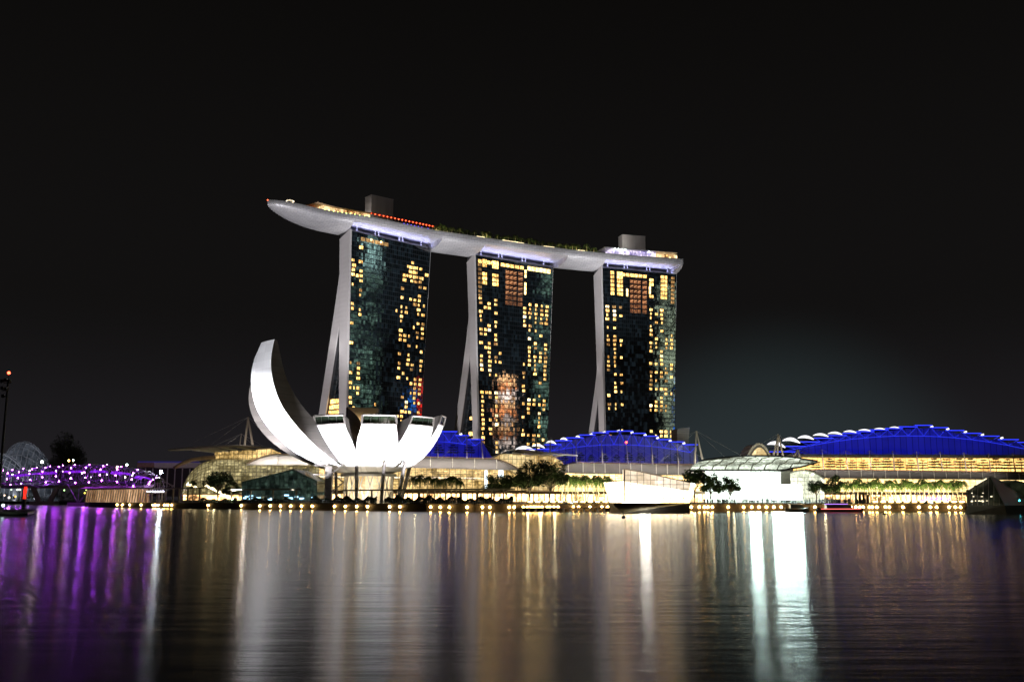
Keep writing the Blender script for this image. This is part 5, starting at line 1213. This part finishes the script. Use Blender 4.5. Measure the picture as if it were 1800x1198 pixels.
c2_, an2, _ = deckbox(1086, 1131, 416.5, 6, 9, 'plant_room', 'grey boxy plant room on the roof park, above the rightmost tower', 'plant room', 'corewall')
for c_, k_ in ((c1_, 1), (c2_, 1.3)): light('plant_room_fill', 'POINT', c_ + Vector((-12, -18, 6 if k_ == 1 else 17)), (0, 0, 0), 6000 * k_, (1, .9, .85), .6)  # added lights hanging free in front, only to brighten the plant rooms
def slab_between(px0, px1, o0, o1, z0, z1, n=10):
    a = sPx(px0, o0); b = sPx(px1, o0); rows = []
    for k in range(n + 1):
        s = a + (b - a) * k / n; rows.append([deckP(s, o0, z0), deckP(s, o0, z1), deckP(s, o1, z1), deckP(s, o1, z0)])
    m = MB(); m.grid(rows, closed=True); m.add(rows[0], [(0, 1, 2, 3)]); m.add(rows[-1], [(0, 1, 2, 3)]); return m
M['barglow'] = litglass('bar_glow', (.7, .30, .08), (1.0, .78, .42), 1.8, cell=(3, 3, 3), lo=.1, hi=1.1, sparkle=4)
M['barcool'] = litglass('bar_glow_cool', (.35, .28, .75), (1.0, .9, .8), 1.8, cell=(3, 3, 3), lo=.25, hi=1.2, sparkle=2)
M['lampcool'] = lamp('cool_lamp', (.85, 1, .96), 22)
a = deckP(sPx(605, -6), -6); rb = empty('roof_restaurant', a, 'long warm-lit roof restaurant on the overhanging end of the roof park', 'restaurant')
slab_between(566, 648, -13, -3, .2, 4.6).build('lit_hall', M['barglow'], rb); slab_between(560, 656, -15, -1, 4.8, 5.3).build('roof', M['wood'], rb)
a = deckP(sPx(1125, -8), -8); rc = empty('roof_restaurant', a, 'white and violet-lit roof restaurant at the right end of the roof park', 'restaurant')
slab_between(1074, 1150, -14, -3, .2, 6.4).build('lit_hall', M['barcool'], rc); slab_between(1150, 1189, -14, -3, .2, 5.2).build('lit_hall', M['barglow'], rc); slab_between(1066, 1192, -16, -1, 6.7, 7.2).build('roof', M['steel'], rc)
for px in (1080, 1086, 1092, 1098): m = MB(); m.ball(deckP(sPx(px, -15.5), -15.5, 6.0), .6, 8, 5); m.build('roof_lamp', M['lampcool'], rc)
m = MB(); m.ball(deckP(sPx(1140, -15.5), -15.5, 5.9), .5, 8, 5); m.build('roof_lamp', M['lampcool'], rc)
light('restaurant_spill', 'POINT', deckP(sPx(1089, -13), -13, 5.5), (0, 0, 0), 2500, (.85, 1, .95), .5)
M['lime'] = lamp('lime_lamp', (.75, 1.0, .22), 5); M['redl'] = lamp('red_lamp', (1, .10, .03), 6); M['violet'] = lamp('violet_lamp', (.16, .06, 1), 3); M['amber'] = lamp('amber_lamp', (1, .55, .15), 5)
for k in range(15):
    px = 567 + 5.6 * k; m = MB(); m.ball(deckP(sPx(px, -hull_w(sPx(px, -17)) + .3), -hull_w(sPx(px, -17)) + .3, 1.0), .42, 6, 4); m.build('terrace_lamp', M['lime'], rb)
# red-lit parasols along the pool
a = deckP(sPx(652, -10), -10)
def parasol_proto():
    rt = empty('parasol', (0, 0, 0)); m = MB(); m.tube([(0, 0, 0), (0, 0, 4.3)], .07, 4); m.build('pole', M['steel'], rt)
    m = MB(); n = 8; vs = [(0, 0, 4.9)] + [(1.5 * math.cos(2 * math.pi * k / n), 1.5 * math.sin(2 * math.pi * k / n), 4.1) for k in range(n)]; m.add(vs, [(0, 1 + k, 1 + (k + 1) % n) for k in range(n)]); m.build('canopy', M['redcloth'], rt)
    m = MB(); m.ball((0, 0, 4.1), .36, 6, 4); m.build('lamp', M['redl'], rt); return rt
M['redcloth'] = mat('red_cloth', (.45, .05, .03), .8, var=.1)
pp = parasol_proto(); remember(pp)
for k in range(20):
    px = 650 + 5.9 * k; o = pp if k == 0 else copy_tree(pp); o.location = deckP(sPx(px, -14.5), -14.5, -.2); o.scale = (1.25, 1.25, 1.3); o['label'] = f'red-lit parasol on the roof park above the leftmost tower, {nth(k)} counted rightwards'; o['category'] = 'parasol'; o['group'] = 'red-lit parasols on the roof park'
m = MB()
def decklamp(px, o, z, mt, name, label, r=.42, group='lamps on the roof park'):
    p = deckP(sPx(px, o), o, z); rt = empty(name, Vector((p.x, p.y, 198.3)), label, 'lamp', group); m = MB(); m.ball(p, r, 8, 5); m.build('lamp_globe', M[mt], rt); m = MB(); m.tube([Vector((p.x, p.y, 198.3)), p], .07, 4); m.build('stem', M['steel'], rt)
decklamp(474, -.2, .9, 'redl', 'beacon_lamp', 'red beacon at the very tip of the roof park'); decklamp(533, -4, 3, 'amber', 'deck_lamp', 'single warm lamp near the tip of the roof park')
decklamp(545, -4, 2.8, 'redl', 'beacon_lamp', 'red beacon near the tip, leftmost of a close three'); decklamp(552, -4, 2.6, 'redl', 'beacon_lamp', 'red beacon near the tip, middle of a close three', .34); decklamp(560, -4, 2.4, 'redl', 'beacon_lamp', 'red beacon near the tip, rightmost of a close three', .34)
for k in range(8): decklamp(708 + 6 * k, -17, 1.8, 'violet', 'pool_lamp', f'violet pool lamp on the roof park rim, {nth(k)} counted rightwards', .36)
# ring of lights above the tip
p = deckP(sPx(509, 0), 0, 5.0); rt = empty('ring_light', Vector((p.x, p.y, 198.3)), 'ring of small white lights held above the tip of the roof park', 'ring light')
m = MB(); n = 16; ring = [p + Vector((2.5 * math.cos(2 * math.pi * k / n), 2.5 * math.sin(2 * math.pi * k / n), 0)) for k in range(n)]; m.tube(ring + [ring[0]], .1, 4); m.build('hoop', M['dark'], rt)
m = MB(); m.tube([Vector((p.x, p.y, 198.3)), p], .12, 5); [m.tube([p, q], .05, 3) for q in ring[::4]]; m.build('post', M['dark'], rt)
for q in ring: m = MB(); m.ball(q + Vector((0, 0, .15)), .26, 6, 4); m.build('bulb', M['bulbw'] if 'bulbw' in M else M.setdefault('bulbw', lamp('bulb', (1, .82, .55), 5)), rt)
# warm planter light strips
for k, (x0, x1) in enumerate(((767, 773), (838, 850), (884, 894), (898, 921), (956, 960), (963, 977), (1018, 1026))):
    q = slab_between(x0, x1, -17.2, -16.4, 1.2, 2.0, 3); a = deckP(sPx((x0 + x1) / 2, -17), -17); o = q.build('planter_light', M['strw'] if 'strw' in M else M.setdefault('strw', lamp('strip_warm', (1, .82, .45), 2.4))); tag(o, f'warm light strip in a planter on the roof park rim, {nth(k)} counted rightwards', 'light', 'planter lights on the roof park')
# roof park palms and shrubs
K_ = [make_palm(21, h=3.6, fr=2.2, nf=13), make_palm(22, h=4.2, fr=2.0, nf=12)]
ks = [(769, 5.2), (774, 5.8), (783, 6), (788, 4.6), (806, 6.2), (849, 5.6), (855, 6.4), (861, 5), (884, 5.4), (907, 6), (929, 6.2), (940, 5.2), (985, 5.6), (1006, 5.4), (1012, 6), (1031, 6.2), (1044, 5.2), (796, 5), (819, 5.4), (832, 5), (872, 5.4), (895, 5.2), (918, 5.6), (950, 5.2), (962, 5.6), (973, 5), (997, 5.6)]
plant(K_, [(deckP(sPx(px, -14), -14, -.2), h / 3.3) for px, h in ks], 'palms on the roof park', 'palm', lambda i: f'small palm on the rim of the roof park, {nth(i)} counted rightwards from the leftmost tower', 3)
rnd = random.Random(5)
def shrub(px0, px1, h, label, n):
    m = MB(); a = sPx(px0, -13); b = sPx(px1, -13)
    for _ in range(n):
        s = rnd.uniform(a, b); c = deckP(s, rnd.uniform(-16, -8), rnd.random() * h * (.6 + .4 * math.sin(s * .5))); leafcloud(m, c, .8, 14, rnd, .2, .45, (1, 1, 1), .2)
    tag(m.build('shrub_bed', M['leaf2']), label, 'shrubs', 'planted beds on the roof park')
shrub(765, 792, 2.6, 'lit bed of shrubs by the end of the red parasols', 40); shrub(843, 866, 2.6, 'bed of shrubs on the rim above the middle tower edge', 30); shrub(995, 1066, 3.8, 'thick green bed of shrubs before the white-lit roof restaurant', 150)
for px, e_ in ((771, 500), (785, 500), (806, 350), (850, 500), (860, 500), (884, 350), (907, 350), (930, 400), (985, 350), (1005, 500), (1018, 600), (1035, 600), (1052, 500)): light('planter_glow', 'POINT', deckP(sPx(px, -17.5), -17.5, 1.8), (0, 0, 0), e_ * 1.6, (1, .9, .4), .3)

# ================================================================== LEFT SHORE: bridges, dome, pier, mast
M['purple'] = lamp('purple_led', (.50, .06, 1.0), 260); M['purplem'] = lamp('membrane_glow', (.22, .01, .75), .9); M['bsteel'] = mat('bridge_steel', (.45, .42, .46), .4, .6, var=.05)  # the membrane glows itself in place of purple lamplight falling on the canopies
def bez(px, Y, z): p = W(px, 850, Y); return Vector((p.x, p.y, z))
AX = [bez(-75, 700, 15.2), bez(0, 640, 16.6), bez(70, 585, 17.2), bez(140, 540, 17.2), bez(210, 500, 15.2), bez(286, 460, 9.5)]
def cr3(P, t):
    t = max(0, min(len(P) - 1.0001, t)); i = int(t); f = t - i; p0 = P[max(i - 1, 0)]; p1 = P[i]; p2 = P[i + 1]; p3 = P[min(i + 2, len(P) - 1)]
    return .5 * (2 * p1 + (p2 - p0) * f + (2 * p0 - 5 * p1 + 4 * p2 - p3) * f * f + (3 * p1 - p0 - 3 * p2 + p3) * f ** 3)
axis = [cr3(AX, 5 * i / 160) for i in range(161)]
def axf(i):
    a = axis[max(0, i - 1)]; b = axis[min(160, i + 1)]; d = (b - a).normalized(); s = Vector((-d.y, d.x, 0)).normalized(); return axis[i], d, s, Vector((0, 0, 1))
al = [0.0]
for a, b in zip(axis, axis[1:]): al.append(al[-1] + (b - a).length)
hb = empty('footbridge', Vector((axis[80].x, axis[80].y, 0)), 'purple-lit footbridge wrapped in a twisting steel double helix', 'bridge')
RB = 5.6; PER = 21.5
def hpt(i, ph, sg, r=RB):
    p, d, s, u = axf(i); a = ph + sg * 2 * math.pi * al[i] / PER; fade = min(1, (al[-1] - al[i]) / 26 + .35); return p + s * (r * math.cos(a)) + u * (r * fade * math.sin(a)) 
for sg, ph, r in ((1, 0, RB), (1, math.pi, RB), (-1, .6, RB * .86), (-1, .6 + math.pi, RB * .86)):
    m = MB(); m.tube([hpt(i, ph, sg, r) for i in range(161)], .16, 5); m.build('helix_tube', M['bsteel'], hb)
m = MB()
for i in range(0, 161, 5):
    m.tube([hpt(i, 0, 1) * 1 + Vector((0, 0, 0)), hpt(i, math.pi, 1)], .05, 3); pt_ = [axf(i)[0] + axf(i)[2] * (RB * math.cos(2 * math.pi * k / 14)) + Vector((0, 0, RB * min(1, (al[-1] - al[i]) / 26 + .35) * math.sin(2 * math.pi * k / 14))) for k in range(15)]; m.tube(pt_, .05, 3, cap=False)
m.build('hoop_frame', M['bsteel'], hb)
m = MB(); m.grid([[axis[i] + axf(i)[2] * o + Vector((0, 0, z - 3.0 * min(1, (al[-1] - al[i]) / 26 + .35))) for o, z in ((-3, 0), (-3, .5), (3, .5), (3, 0))] for i in range(161)], closed=True); m.build('deck', M['dark'], hb)
nl = 0
for i in range(4, 158, 1):
    for ph in (0,):
        a = ph + 2 * math.pi * al[i] / PER; q = hpt(i, ph, 1)
        if i % 1 == 0 and math.cos(a) < .15 and nl < 99 and math.sin(a) > -.8:
            px_, py_ = pxof(q)
            if px_ > -4: m = MB(); m.ball(q - axf(i)[2] * .25, .24, 6, 4); m.build('bridge_light', M['purple'], hb); nl += 1
for x0, x1 in ((18, 45), (62, 92), (118, 140), (165, 182), (203, 222), (244, 256)):
    ia = min(range(161), key=lambda k: abs(pxof(axis[k])[0] - x0)); ib = min(range(161), key=lambda k: abs(pxof(axis[k])[0] - x1)); rows = []
    for i in range(ia, ib + 1): p, d, s, u = axf(i); rows.append([p + s * 2.5 * math.cos(t) + u * (1.2 + 1.3 * math.sin(t)) for t in [math.pi * k / 6 for k in range(7)]])
    if len(rows) > 1: m = MB(); m.grid(rows); m.build('canopy_panel', M['purplem'], hb)
for px0, pxm, px1, Y in ((-30, -20, -8, 655), (119, 139.5, 165, 545)):
    b = bez(pxm, Y, 1.5)
    m = MB(); 
    for sx in (px0, px1): m.tube([b, bez(sx, Y, 12.0)], .30, 6)
    m.tube([b + Vector((0, 0, 0)), bez(pxm, Y, 11.8)], .22, 6); m.build('pier_strut', M['bsteel'], hb)
    m = MB(); m.box((b.x, b.y, .8), (9.5, 5, 2.6)); m.build('pier_base', M['concrete'], hb)
m = MB(); m.tube([axis[i] + Vector((0, 0, -4.6 - 1.4 * math.sin(math.pi * i / 26.0) ** 2)) for i in range(0, 150)], .2, 5); m.build('lower_chord', M['bsteel'], hb)
for px_, e_ in ((30, 1), (95, 1), (160, 1), (225, .6)): q = bez(px_, 590, 18); light('bridge_wash', 'POINT', q + Vector((0, -9, -6)), (0, 0, 0), 2600 * e_, (.5, .12, 1), .5)
# road bridge behind
rbr = empty('road_bridge', bez(100, 690, 0), 'dark road bridge on V-shaped concrete piers behind the purple footbridge', 'bridge')
A = bez(-120, 780, 13.2); B = bez(300, 640, 10.5); m = MB(); m.prism([A, B, B + Vector((0, 0, 1.9)), A + Vector((0, 0, 1.9))], (4, 18, 0)); m.build('road_deck', M['basestone'], rbr)
for px_, Y in ((78, 690), (205, 660)):
    for sg in (-1, 1): a = bez(px_, Y, 0); m = MB(); m.beam(a + Vector((sg * 3, 2, 0)), a + Vector((sg * 8.5, 2, 12)), 2.2, 3); m.build('pier_leg', M['basestone'], rbr)
    a = bez(px_, Y, 0); m = MB(); m.box((a.x, a.y + 2, 1), (18, 7, 2.6)); m.build('pier_base', M['basestone'], rbr)
def street_lamp(px, py, Y, zb, col, s, label, r=.6):
    p = W(px, py, Y); rt = empty('street_lamp', Vector((p.x, p.y, zb)), label, 'lamp', 'street lamps by the bridges'); m = MB(); m.tube([(p.x, p.y, zb), (p.x, p.y, p.z)], .10, 5); m.build('pole', M['steel'], rt)
    m = MB(); m.ball(p, r, 10, 6); m.build('lamp_head', lamp('street_lamp_' + nth(px % 30).replace('-', '_'), col, s), rt)
street_lamp(74, 811, 660, 14.5, (1, .86, .6), 110, 'brightest warm-white street lamp above the purple bridge, beside the dark round tree', .7)
street_lamp(121, 809, 680, 14, (1, .5, .12), 36, 'orange street lamp above the purple bridge'); street_lamp(128.5, 808.5, 682, 14, (.8, 1, .95), 26, 'white street lamp close beside the orange one', .5)
street_lamp(206, 820.5, 640, 12, (1, .62, .4), 36, 'peach-coloured street lamp over the purple bridge'); street_lamp(223, 816.5, 640, 12, (.8, 1, .95), 40, 'white street lamp between the peach lamp and the bridge end')
street_lamp(283, 829, 470, LANDZ, (.82, .95, 1), 190, 'fierce white lamp at the end of the purple bridge', .75)
for k, (x, y, c, s) in enumerate(((22, 833.5, (.6, .8, 1), 40), (52, 826.5, (.9, 1, 1), 30), (98, 829, (.9, 1, .95), 34), (110, 828, (.8, .5, 1), 22), (124, 840, (1, 1, .6), 30), (144, 831, (1, 1, 1), 36), (160, 838, (.9, .9, 1), 24), (188, 833, (.9, 1, 1), 20), (220, 838, (1, .9, .6), 26), (232, 835, (1, .9, .8), 26))):
    p = W(x, y, 610 - x * .3); o_ = MB(); o_.ball(p, .26, 8, 5); rt = empty('deck_lamp', p, f'small white lamp on the road bridge behind the purple helix, {nth(k)} counted rightwards', 'lamp', 'small lamps on the road bridge'); o_.build('lamp_globe', lamp('deck_lamp_glass', c, s), rt); o2 = MB(); o2.tube([p, Vector((p.x, p.y, 13.5 if x < 200 else 11.5))], .06, 4); o2.build('stem', M['steel'], rt)
# glass conservatory domes far behind
def dome(x0, x1, yb, yt, Y, label, n=13):
    a = W(x0, yb, Y); b = W(x1, yb, Y); top = W((x0 + x1) / 2, yt, Y).z; w = (b.x - a.x) / 2; rt = empty('conservatory', Vector(((a.x + b.x) / 2, Y, LANDZ)), label, 'conservatory', 'glass conservatories beyond the bridge'); rows = []
    def P(u, v):  # u along, v across
        px_ = a.x + (b.x - a.x) * u; prof = math.sin(math.pi * min(1, u ** .72)) ** .5 if 0 < u < 1 else 0; h = (top - LANDZ) * prof; ang = math.pi * v; return Vector((px_ + w * .10 * math.cos(ang), Y + w * .75 * prof * -math.cos(ang), LANDZ + h * math.sin(ang) ** .8))
    m = MB(); m.grid([[P(i / 24, v / 12) for v in range(13)] for i in range(25)]); m.build('glass_shell', M['domeglass'], rt, smooth=True)
    m = MB()
    for k in range(1, n): m.tube([P(k / n, v / 12) + Vector((0, 0, .8)) for v in range(13)], .5, 5)
    for v in (3, 4, 5, 6): m.tube([P(i / 24, v / 12) + Vector((0, -.6, .6)) for i in range(1, 24)], .55 if v in (3, 5) else .3, 5)
    m.build('arch_rib', M['domerib'], rt)
M['domeglass'] = litglass('dome_glass', (.012, .018, .03), (.14, .16, .20), .55, cell=(9, 9, 5), lo=.3, hi=1, sparkle=.25); M['domerib'] = mat('dome_rib', (.6, .6, .62), .5, var=.05)
dome(-2, 104, 822, 776.5, 1050, 'large ribbed glass conservatory dome behind the purple bridge'); dome(-40, 62, 826, 797, 980, 'lower ribbed glass conservatory at the left edge behind the mast')
light('dome_flood', 'SPOT', W(60, 850, 820) + Vector((0, 0, 12)), W(40, 795, 1050), 420000, (.8, .85, 1), 3, 50)
big_tree = make_tree(31, h=26, cr=12.5, clumps=40, leaves=420, trunk_h=.30); p = W(110, 850, 740); big_tree.location = (p.x, p.y, LANDZ); big_tree.scale = (1.12, 1.1, 1.85); tag(big_tree, 'big dark round tree standing alone behind the purple bridge', 'tree')
# far shore ground rises a little: lit low buildings seen under the bridges
rnd = random.Random(14)
for k, (x, y, c) in enumerate(((20, 860, (.8, 1, .8)), (31, 860, (.9, 1, .9)), (35, 860, (1, 1, .8)), (16, 874, (1, .9, .8)), (8, 870, (1, .7, .5)), (27, 872, (1, .5, .05)), (100, 862, (.5, 1, .2)), (94, 868, (.6, 1, .1)), (113, 861, (.5, 1, .3)), (152, 860, (.8, .9, .3)), (149, 866, (1, .8, .1)))):
    p = W(x, y, 800); rt = empty('garden_lamp', Vector((p.x, p.y, LANDZ)), f'small far lamp in the garden under the bridges, {nth(k)} of a scattered set', 'lamp', 'far garden lamps under the bridges'); m = MB(); m.ball(p, rnd.uniform(.5, .85), 7, 5); m.build('lamp_globe', lamp('garden_lamp_glass', c, 4), rt); m = MB(); m.tube([p, Vector((p.x, p.y, LANDZ))], .1, 4); m.build('stem', M['dark'], rt)
m = MB()
for _ in range(60):
    p = bez(rnd.uniform(-60, 190), 850 + rnd.uniform(0, 60), LANDZ + rnd.uniform(0, 6)); leafcloud(m, p, 4.5, 40, rnd, .5, 1.2)
tag(m.build('garden_planting', M['hedge']), 'dark mass of garden planting on the far bank under the bridges', 'planting', kind='stuff')
# lit colonnaded pavilion on the quay at the bridge end
lp = empty('colonnade_pavilion', shore(205, 8, LANDZ), 'long low pavilion with a row of warm-lit slanting columns, beyond the purple bridge', 'pavilion')
A = bez(153, 520, LANDZ); B = bez(262, 462, LANDZ); zt = W(200, 860, 495).z
m = MB(); m.prism([A, B, B + Vector((0, 0, zt - LANDZ)), A + Vector((0, 0, zt - LANDZ))], (0, .5, 0)); m.build('back_wall', M['pavglow'] if 'pavglow' in M else M.setdefault('pavglow', litglass('pavilion_glow', (.35, .16, .06), (1, .62, .36), 1.0, cell=(4, 4, 9), lo=.3, hi=1.0)), lp)
m = MB(); m.prism([A + Vector((-2, -4, zt - LANDZ + .2)), B + Vector((2, -4, zt - LANDZ + .2)), B + Vector((2, 3, zt - LANDZ + 1.3)), A + Vector((-2, 3, zt - LANDZ + 1.3))], (0, 0, .5)); m.build('roof', M['perg'], lp)
for k in range(26): p = A + (B - A) * (k + .5) / 26 + Vector((0, -2.2, 0)); m = MB(); m.tube([p, p + Vector((.7, 0, zt - LANDZ + .3))], .22, 5); m.build('column', M['rib'], lp)
# flat-roofed theatre behind the bridge end
th_ = empty('flat_roofed_hall', bez(292, 560, LANDZ), 'dark hall with a broad pale flat roof edge between the bridge and the yellow vault', 'hall')
def fq(x0, x1, y0, y1, Y, mtl, name, t=14): a = W(x0, y0, Y); b = W(x1, y0, Y); c = W(x1, y1, Y); d = W(x0, y1, Y); m = MB(); m.prism([d, c, b, a], (0, t, 0)); m.build(name, M[mtl], th_)
fq(241, 271, 812, 820.5, 558, 'wood', 'roof_fascia'); fq(271, 350, 812.5, 821.5, 558, 'roofw', 'roof_fascia'); fq(250, 345, 821.5, 872, 566, 'black', 'wall'); m = MB()
for k in range(7): a = W(256 + 13 * k, 822, 560); m.tube([a, Vector((a.x, a.y, LANDZ))], .35, 6)
m.build('column_row', M['steel'], th_); fq(242, 350, 810.6, 812, 557.8, 'bluestrip' if 'bluestrip' in M else (M.setdefault('bluestrip', lamp('blue_strip', (.02, .02, .6), .25)) and 'bluestrip'), 'edge_light', .5)
light('fascia_wash', 'SPOT', W(290, 866, 500), W(292, 816, 558), 5200, (1, .85, .8), 1, 75)
m = MB(); m.box(shore(272, 8, LANDZ + 4.5), (9, 3, .5)); rt = empty('quay_canopy', shore(272, 8, LANDZ), 'small canopy with a row of violet-white lights by the bridge end', 'canopy'); m.build('roof', M['perg'], rt)
for k in range(7): m = MB(); m.ball(shore(258 + 4.6 * k, 6, LANDZ + 4.9), .35, 6, 4); m.build('canopy_lamp', M['cwl'] if 'cwl' in M else M.setdefault('cwl', lamp('canopy_lamp', (.8, .75, 1), 9)), rt)
for px in (255, 289): q = shore(px, 8, LANDZ); m = MB(); m.tube([q, q + Vector((0, 0, 4.6))], .2, 6); m.build('post', M['perg'], rt)
# red glowing figure-like channel light and its pile
p = W(43, 876, 330); rt = empty('channel_marker', Vector((p.x, p.y, 0)), 'tall red glowing channel marker standing in the water below the purple bridge', 'marker'); zt = W(43, 855, 330).z; zb = W(43, 876, 330).z
m = MB(); m.tube([(p.x, p.y, zb), (p.x, p.y, zb + (zt - zb) * .6), (p.x + .1, p.y, zb + (zt - zb) * .75), (p.x + .1, p.y, zt)], .52, 10); m.build('red_light', lamp('red_marker', (1, .02, .01), 2.0), rt)
m = MB(); m.tube([(p.x, p.y, -1), (p.x, p.y, zb)], .6, 10); m.build('pile', M['dark'], rt)
# floating stage corner at the left edge with its mast
P = [WZ(x, y, 0) for x, y in ((-160, 907), (48, 906.5), (61, 903.5), (57, 900), (-160, 899))]
fl_ = empty('floating_stage', P[1], 'dark low floating stage with a rounded corner at the left edge', 'stage'); m = MB(); m.prism([Vector((p.x, p.y, .15)) for p in P], (0, 0, .75)); m.build('float_deck', M['basestone'], fl_)
m = MB(); m.tube([Vector((p.x, p.y, .35)) for p in P], .18, 5); m.build('fender', M['black'], fl_)
m = MB()
for k in range(6): q = P[0] + (P[1] - P[0]) * (k + .6) / 6.2 + Vector((0, .8, 0)); m.tube([Vector((q.x, q.y, .9)), Vector((q.x, q.y, 1.9))], .05, 4)
q0 = P[0] + Vector((0, .8, 1.9)); q1 = P[1] + Vector((-1, .8, 1.9)); m.tube([q0, q1], .04, 4); m.build('railing', M['steel'], fl_)
for x, y, c, s, lab in ((5.5, 887.5, (.7, 1, .8), 12, 'small greenish lamp on the floating stage at the left edge'),):
    p = W(x, y, 212); rt = empty('stage_lamp', Vector((p.x, p.y, .9)), lab, 'lamp'); m = MB(); m.ball(p, .25, 8, 5); m.build('lamp_globe', lamp('stage_lamp_glass', c, s), rt); m = MB(); m.tube([p, Vector((p.x, p.y, .9))], .05, 4); m.build('stem', M['steel'], rt)
bt = W(1.5, 899, 205); tp = W(15.5, 655, 205); fm = empty('floodlight_mast', Vector((tp.x, bt.y, .9)), 'tall dark floodlight mast with a red light on top at the left edge', 'mast')
m = MB(); m.tube([(tp.x, 205, .9), (tp.x, 205, tp.z - 1.5)], .34, 8, r2=.2); m.build('pole', M['black'], fm)
m = MB()
for dx, dz in ((-1.1, -1.8), (-.4, -1.6), (.4, -1.9), (-.9, -3.3), (-.1, -3.5), (-.6, -5.0)): m.box((tp.x + dx, 204.6, tp.z + dz), (.55, .5, .7)); m.box((tp.x + dx + .28, 204.8, tp.z + dz), (.3, .2, .15))
m.tube([(tp.x - 1.4, 204.9, tp.z - 2.2), (tp.x + .8, 204.9, tp.z - 2.2)], .08, 4); m.tube([(tp.x - 1.2, 204.9, tp.z - 3.8), (tp.x + .4, 204.9, tp.z - 3.8)], .08, 4); m.tube([(tp.x, 205, tp.z - 2), (tp.x, 205, tp.z)], .06, 4); m.build('lamp_head', M['black'], fm)
m = MB(); m.ball(tp, .32, 10, 6); m.build('beacon', lamp('mast_beacon', (1, .05, .02), 16), fm)

# ================================================================== THE CITY ACROSS THE BAY (outside the frame, mirrored by the hotel glass)
def city_mat(name, tint, s, dens):
    m = bpy.data.materials.new(name); m.use_nodes = True; n = m.node_tree; L = n.links.new; b = n.nodes['Principled BSDF']; b.inputs['Base Color'].default_value = (.1, .1, .11, 1)
    g = n.nodes.new('ShaderNodeNewGeometry'); d = n.nodes.new('ShaderNodeVectorMath'); d.operation = 'DIVIDE'; d.inputs[1].default_value = (2.5, 2.5, 4.5); L(g.outputs['Position'], d.inputs[0]); f_ = n.nodes.new('ShaderNodeVectorMath'); f_.operation = 'FLOOR'; L(d.outputs[0], f_.inputs[0])
    w = n.nodes.new('ShaderNodeTexWhiteNoise'); w.noise_dimensions = '3D'; L(f_.outputs[0], w.inputs['Vector']); r = n.nodes.new('ShaderNodeMapRange'); r.inputs['From Min'].default_value = 1 - dens; r.inputs['From Max'].default_value = 1; r.inputs['To Max'].default_value = s; L(w.outputs['Value'], r.inputs['Value'])
    L(r.outputs[0], b.inputs['Emission Strength']); b.inputs['Emission Color'].default_value = (*tint, 1); return m
CMAT = [city_mat('office_cool', (.6, 1, .95), 9, .3), city_mat('office_warm', (1, .75, .4), 3, .2), city_mat('office_green', (.5, .9, .7), 3.6, .16), city_mat('office_dim', (.6, .8, 1), 1.0, .1), city_mat('office_white', (.8, 1, .7), 8, .25)]
def office(x, y, w, d, h, mt, label, rz=0.0):
    rt = empty('office_tower', (x, y, 0), label, 'tower', 'office towers across the bay'); m = MB(); m.box((x, y, h / 2), (w, d, h), rz); m.box((x, y, h + 3), (w * .7, d * .7, 6), rz); m.build('tower_body', mt, rt); return rt
def mirrored(T, px, Yv):
    """plan point whose mirror image in the hotel tower's glass stands at column px, Yv metres off"""
    p = T['face'](.5, 60); n = T['n']; V = W(px, 700, Yv); V = Vector((V.x, V.y, 0)); q = Vector((p.x, p.y, 0)); return V - n * 2 * (V - q).dot(n)
def hz_(px, py, Yv): return W(px, py, Yv).z
def sign(o, x, y, z, w, h, c, s, name='roof_sign'): m = MB(); m.box((x, y, z), (1.0, w, h)); m.build(name, lamp(name + '_glow', c, s), o)

a = mirrored(T1, 640, 1400); office(a.x, a.y, 30, 34, hz_(640, 500, 1400), CMAT[2], 'green-lit office tower outside the picture to the right'); office(a.x + 36, a.y + 2, 24, 18, hz_(640, 425, 1400), CMAT[0], 'slim cool-lit office tower behind the green-lit one, outside the picture')
a = mirrored(T1, 738, 1400); o1 = office(a.x, a.y, 20, 14, hz_(738, 662, 1400), CMAT[3], 'dim office tower with stacked red signs outside the picture')
for k in range(5): sign(o1, a.x - 10.6, a.y, hz_(738, 722 - 12 * k, 1400), 9, 6.5, (1, .02, .01), 9)
b = mirrored(T1, 714, 1400); o4 = office(b.x + 4, b.y, 12, 10, hz_(714, 676, 1400), CMAT[3], 'narrow office tower with blue signs outside the picture')
for k in range(4): sign(o4, b.x - 2.6, b.y + (k % 2) * 3, hz_(714, 715 - 10 * k, 1400), 4.5, 5, (.02, .25, 1), 7)
a = mirrored(T2, 897, 1500); o2 = office(a.x, a.y, 20, 16, hz_(897, 668, 1500), CMAT[3], 'stepped office tower with orange and white lights outside the picture')
for k in range(9): sign(o2, a.x - 10.6, a.y, hz_(897, 772 - 13 * k, 1500), (20, 16, 19, 14, 20, 16, 18, 13, 17)[k], 6.5, ((1, .8, .7), (1, .35, .12), (1, .55, .25))[k % 3], (5, 3, 6, 4, 10, 10, 12, 10, 12)[k])
a = mirrored(T3, 1172, 1500); office(a.x, a.y, 26, 26, hz_(1172, 520, 1500), CMAT[4], 'tall white-green office tower outside the picture')
a = mirrored(T3, 1182, 1350); o3 = office(a.x + 5, a.y, 8, 7, hz_(1182, 655, 1350), CMAT[3], 'narrow office tower with a column of blue signs outside the picture')
for k in range(7): sign(o3, a.x - .6, a.y + (k % 2) * 2, hz_(1182, 765 - 16 * k, 1350), 4, 6, (.02, .2, 1), 7)
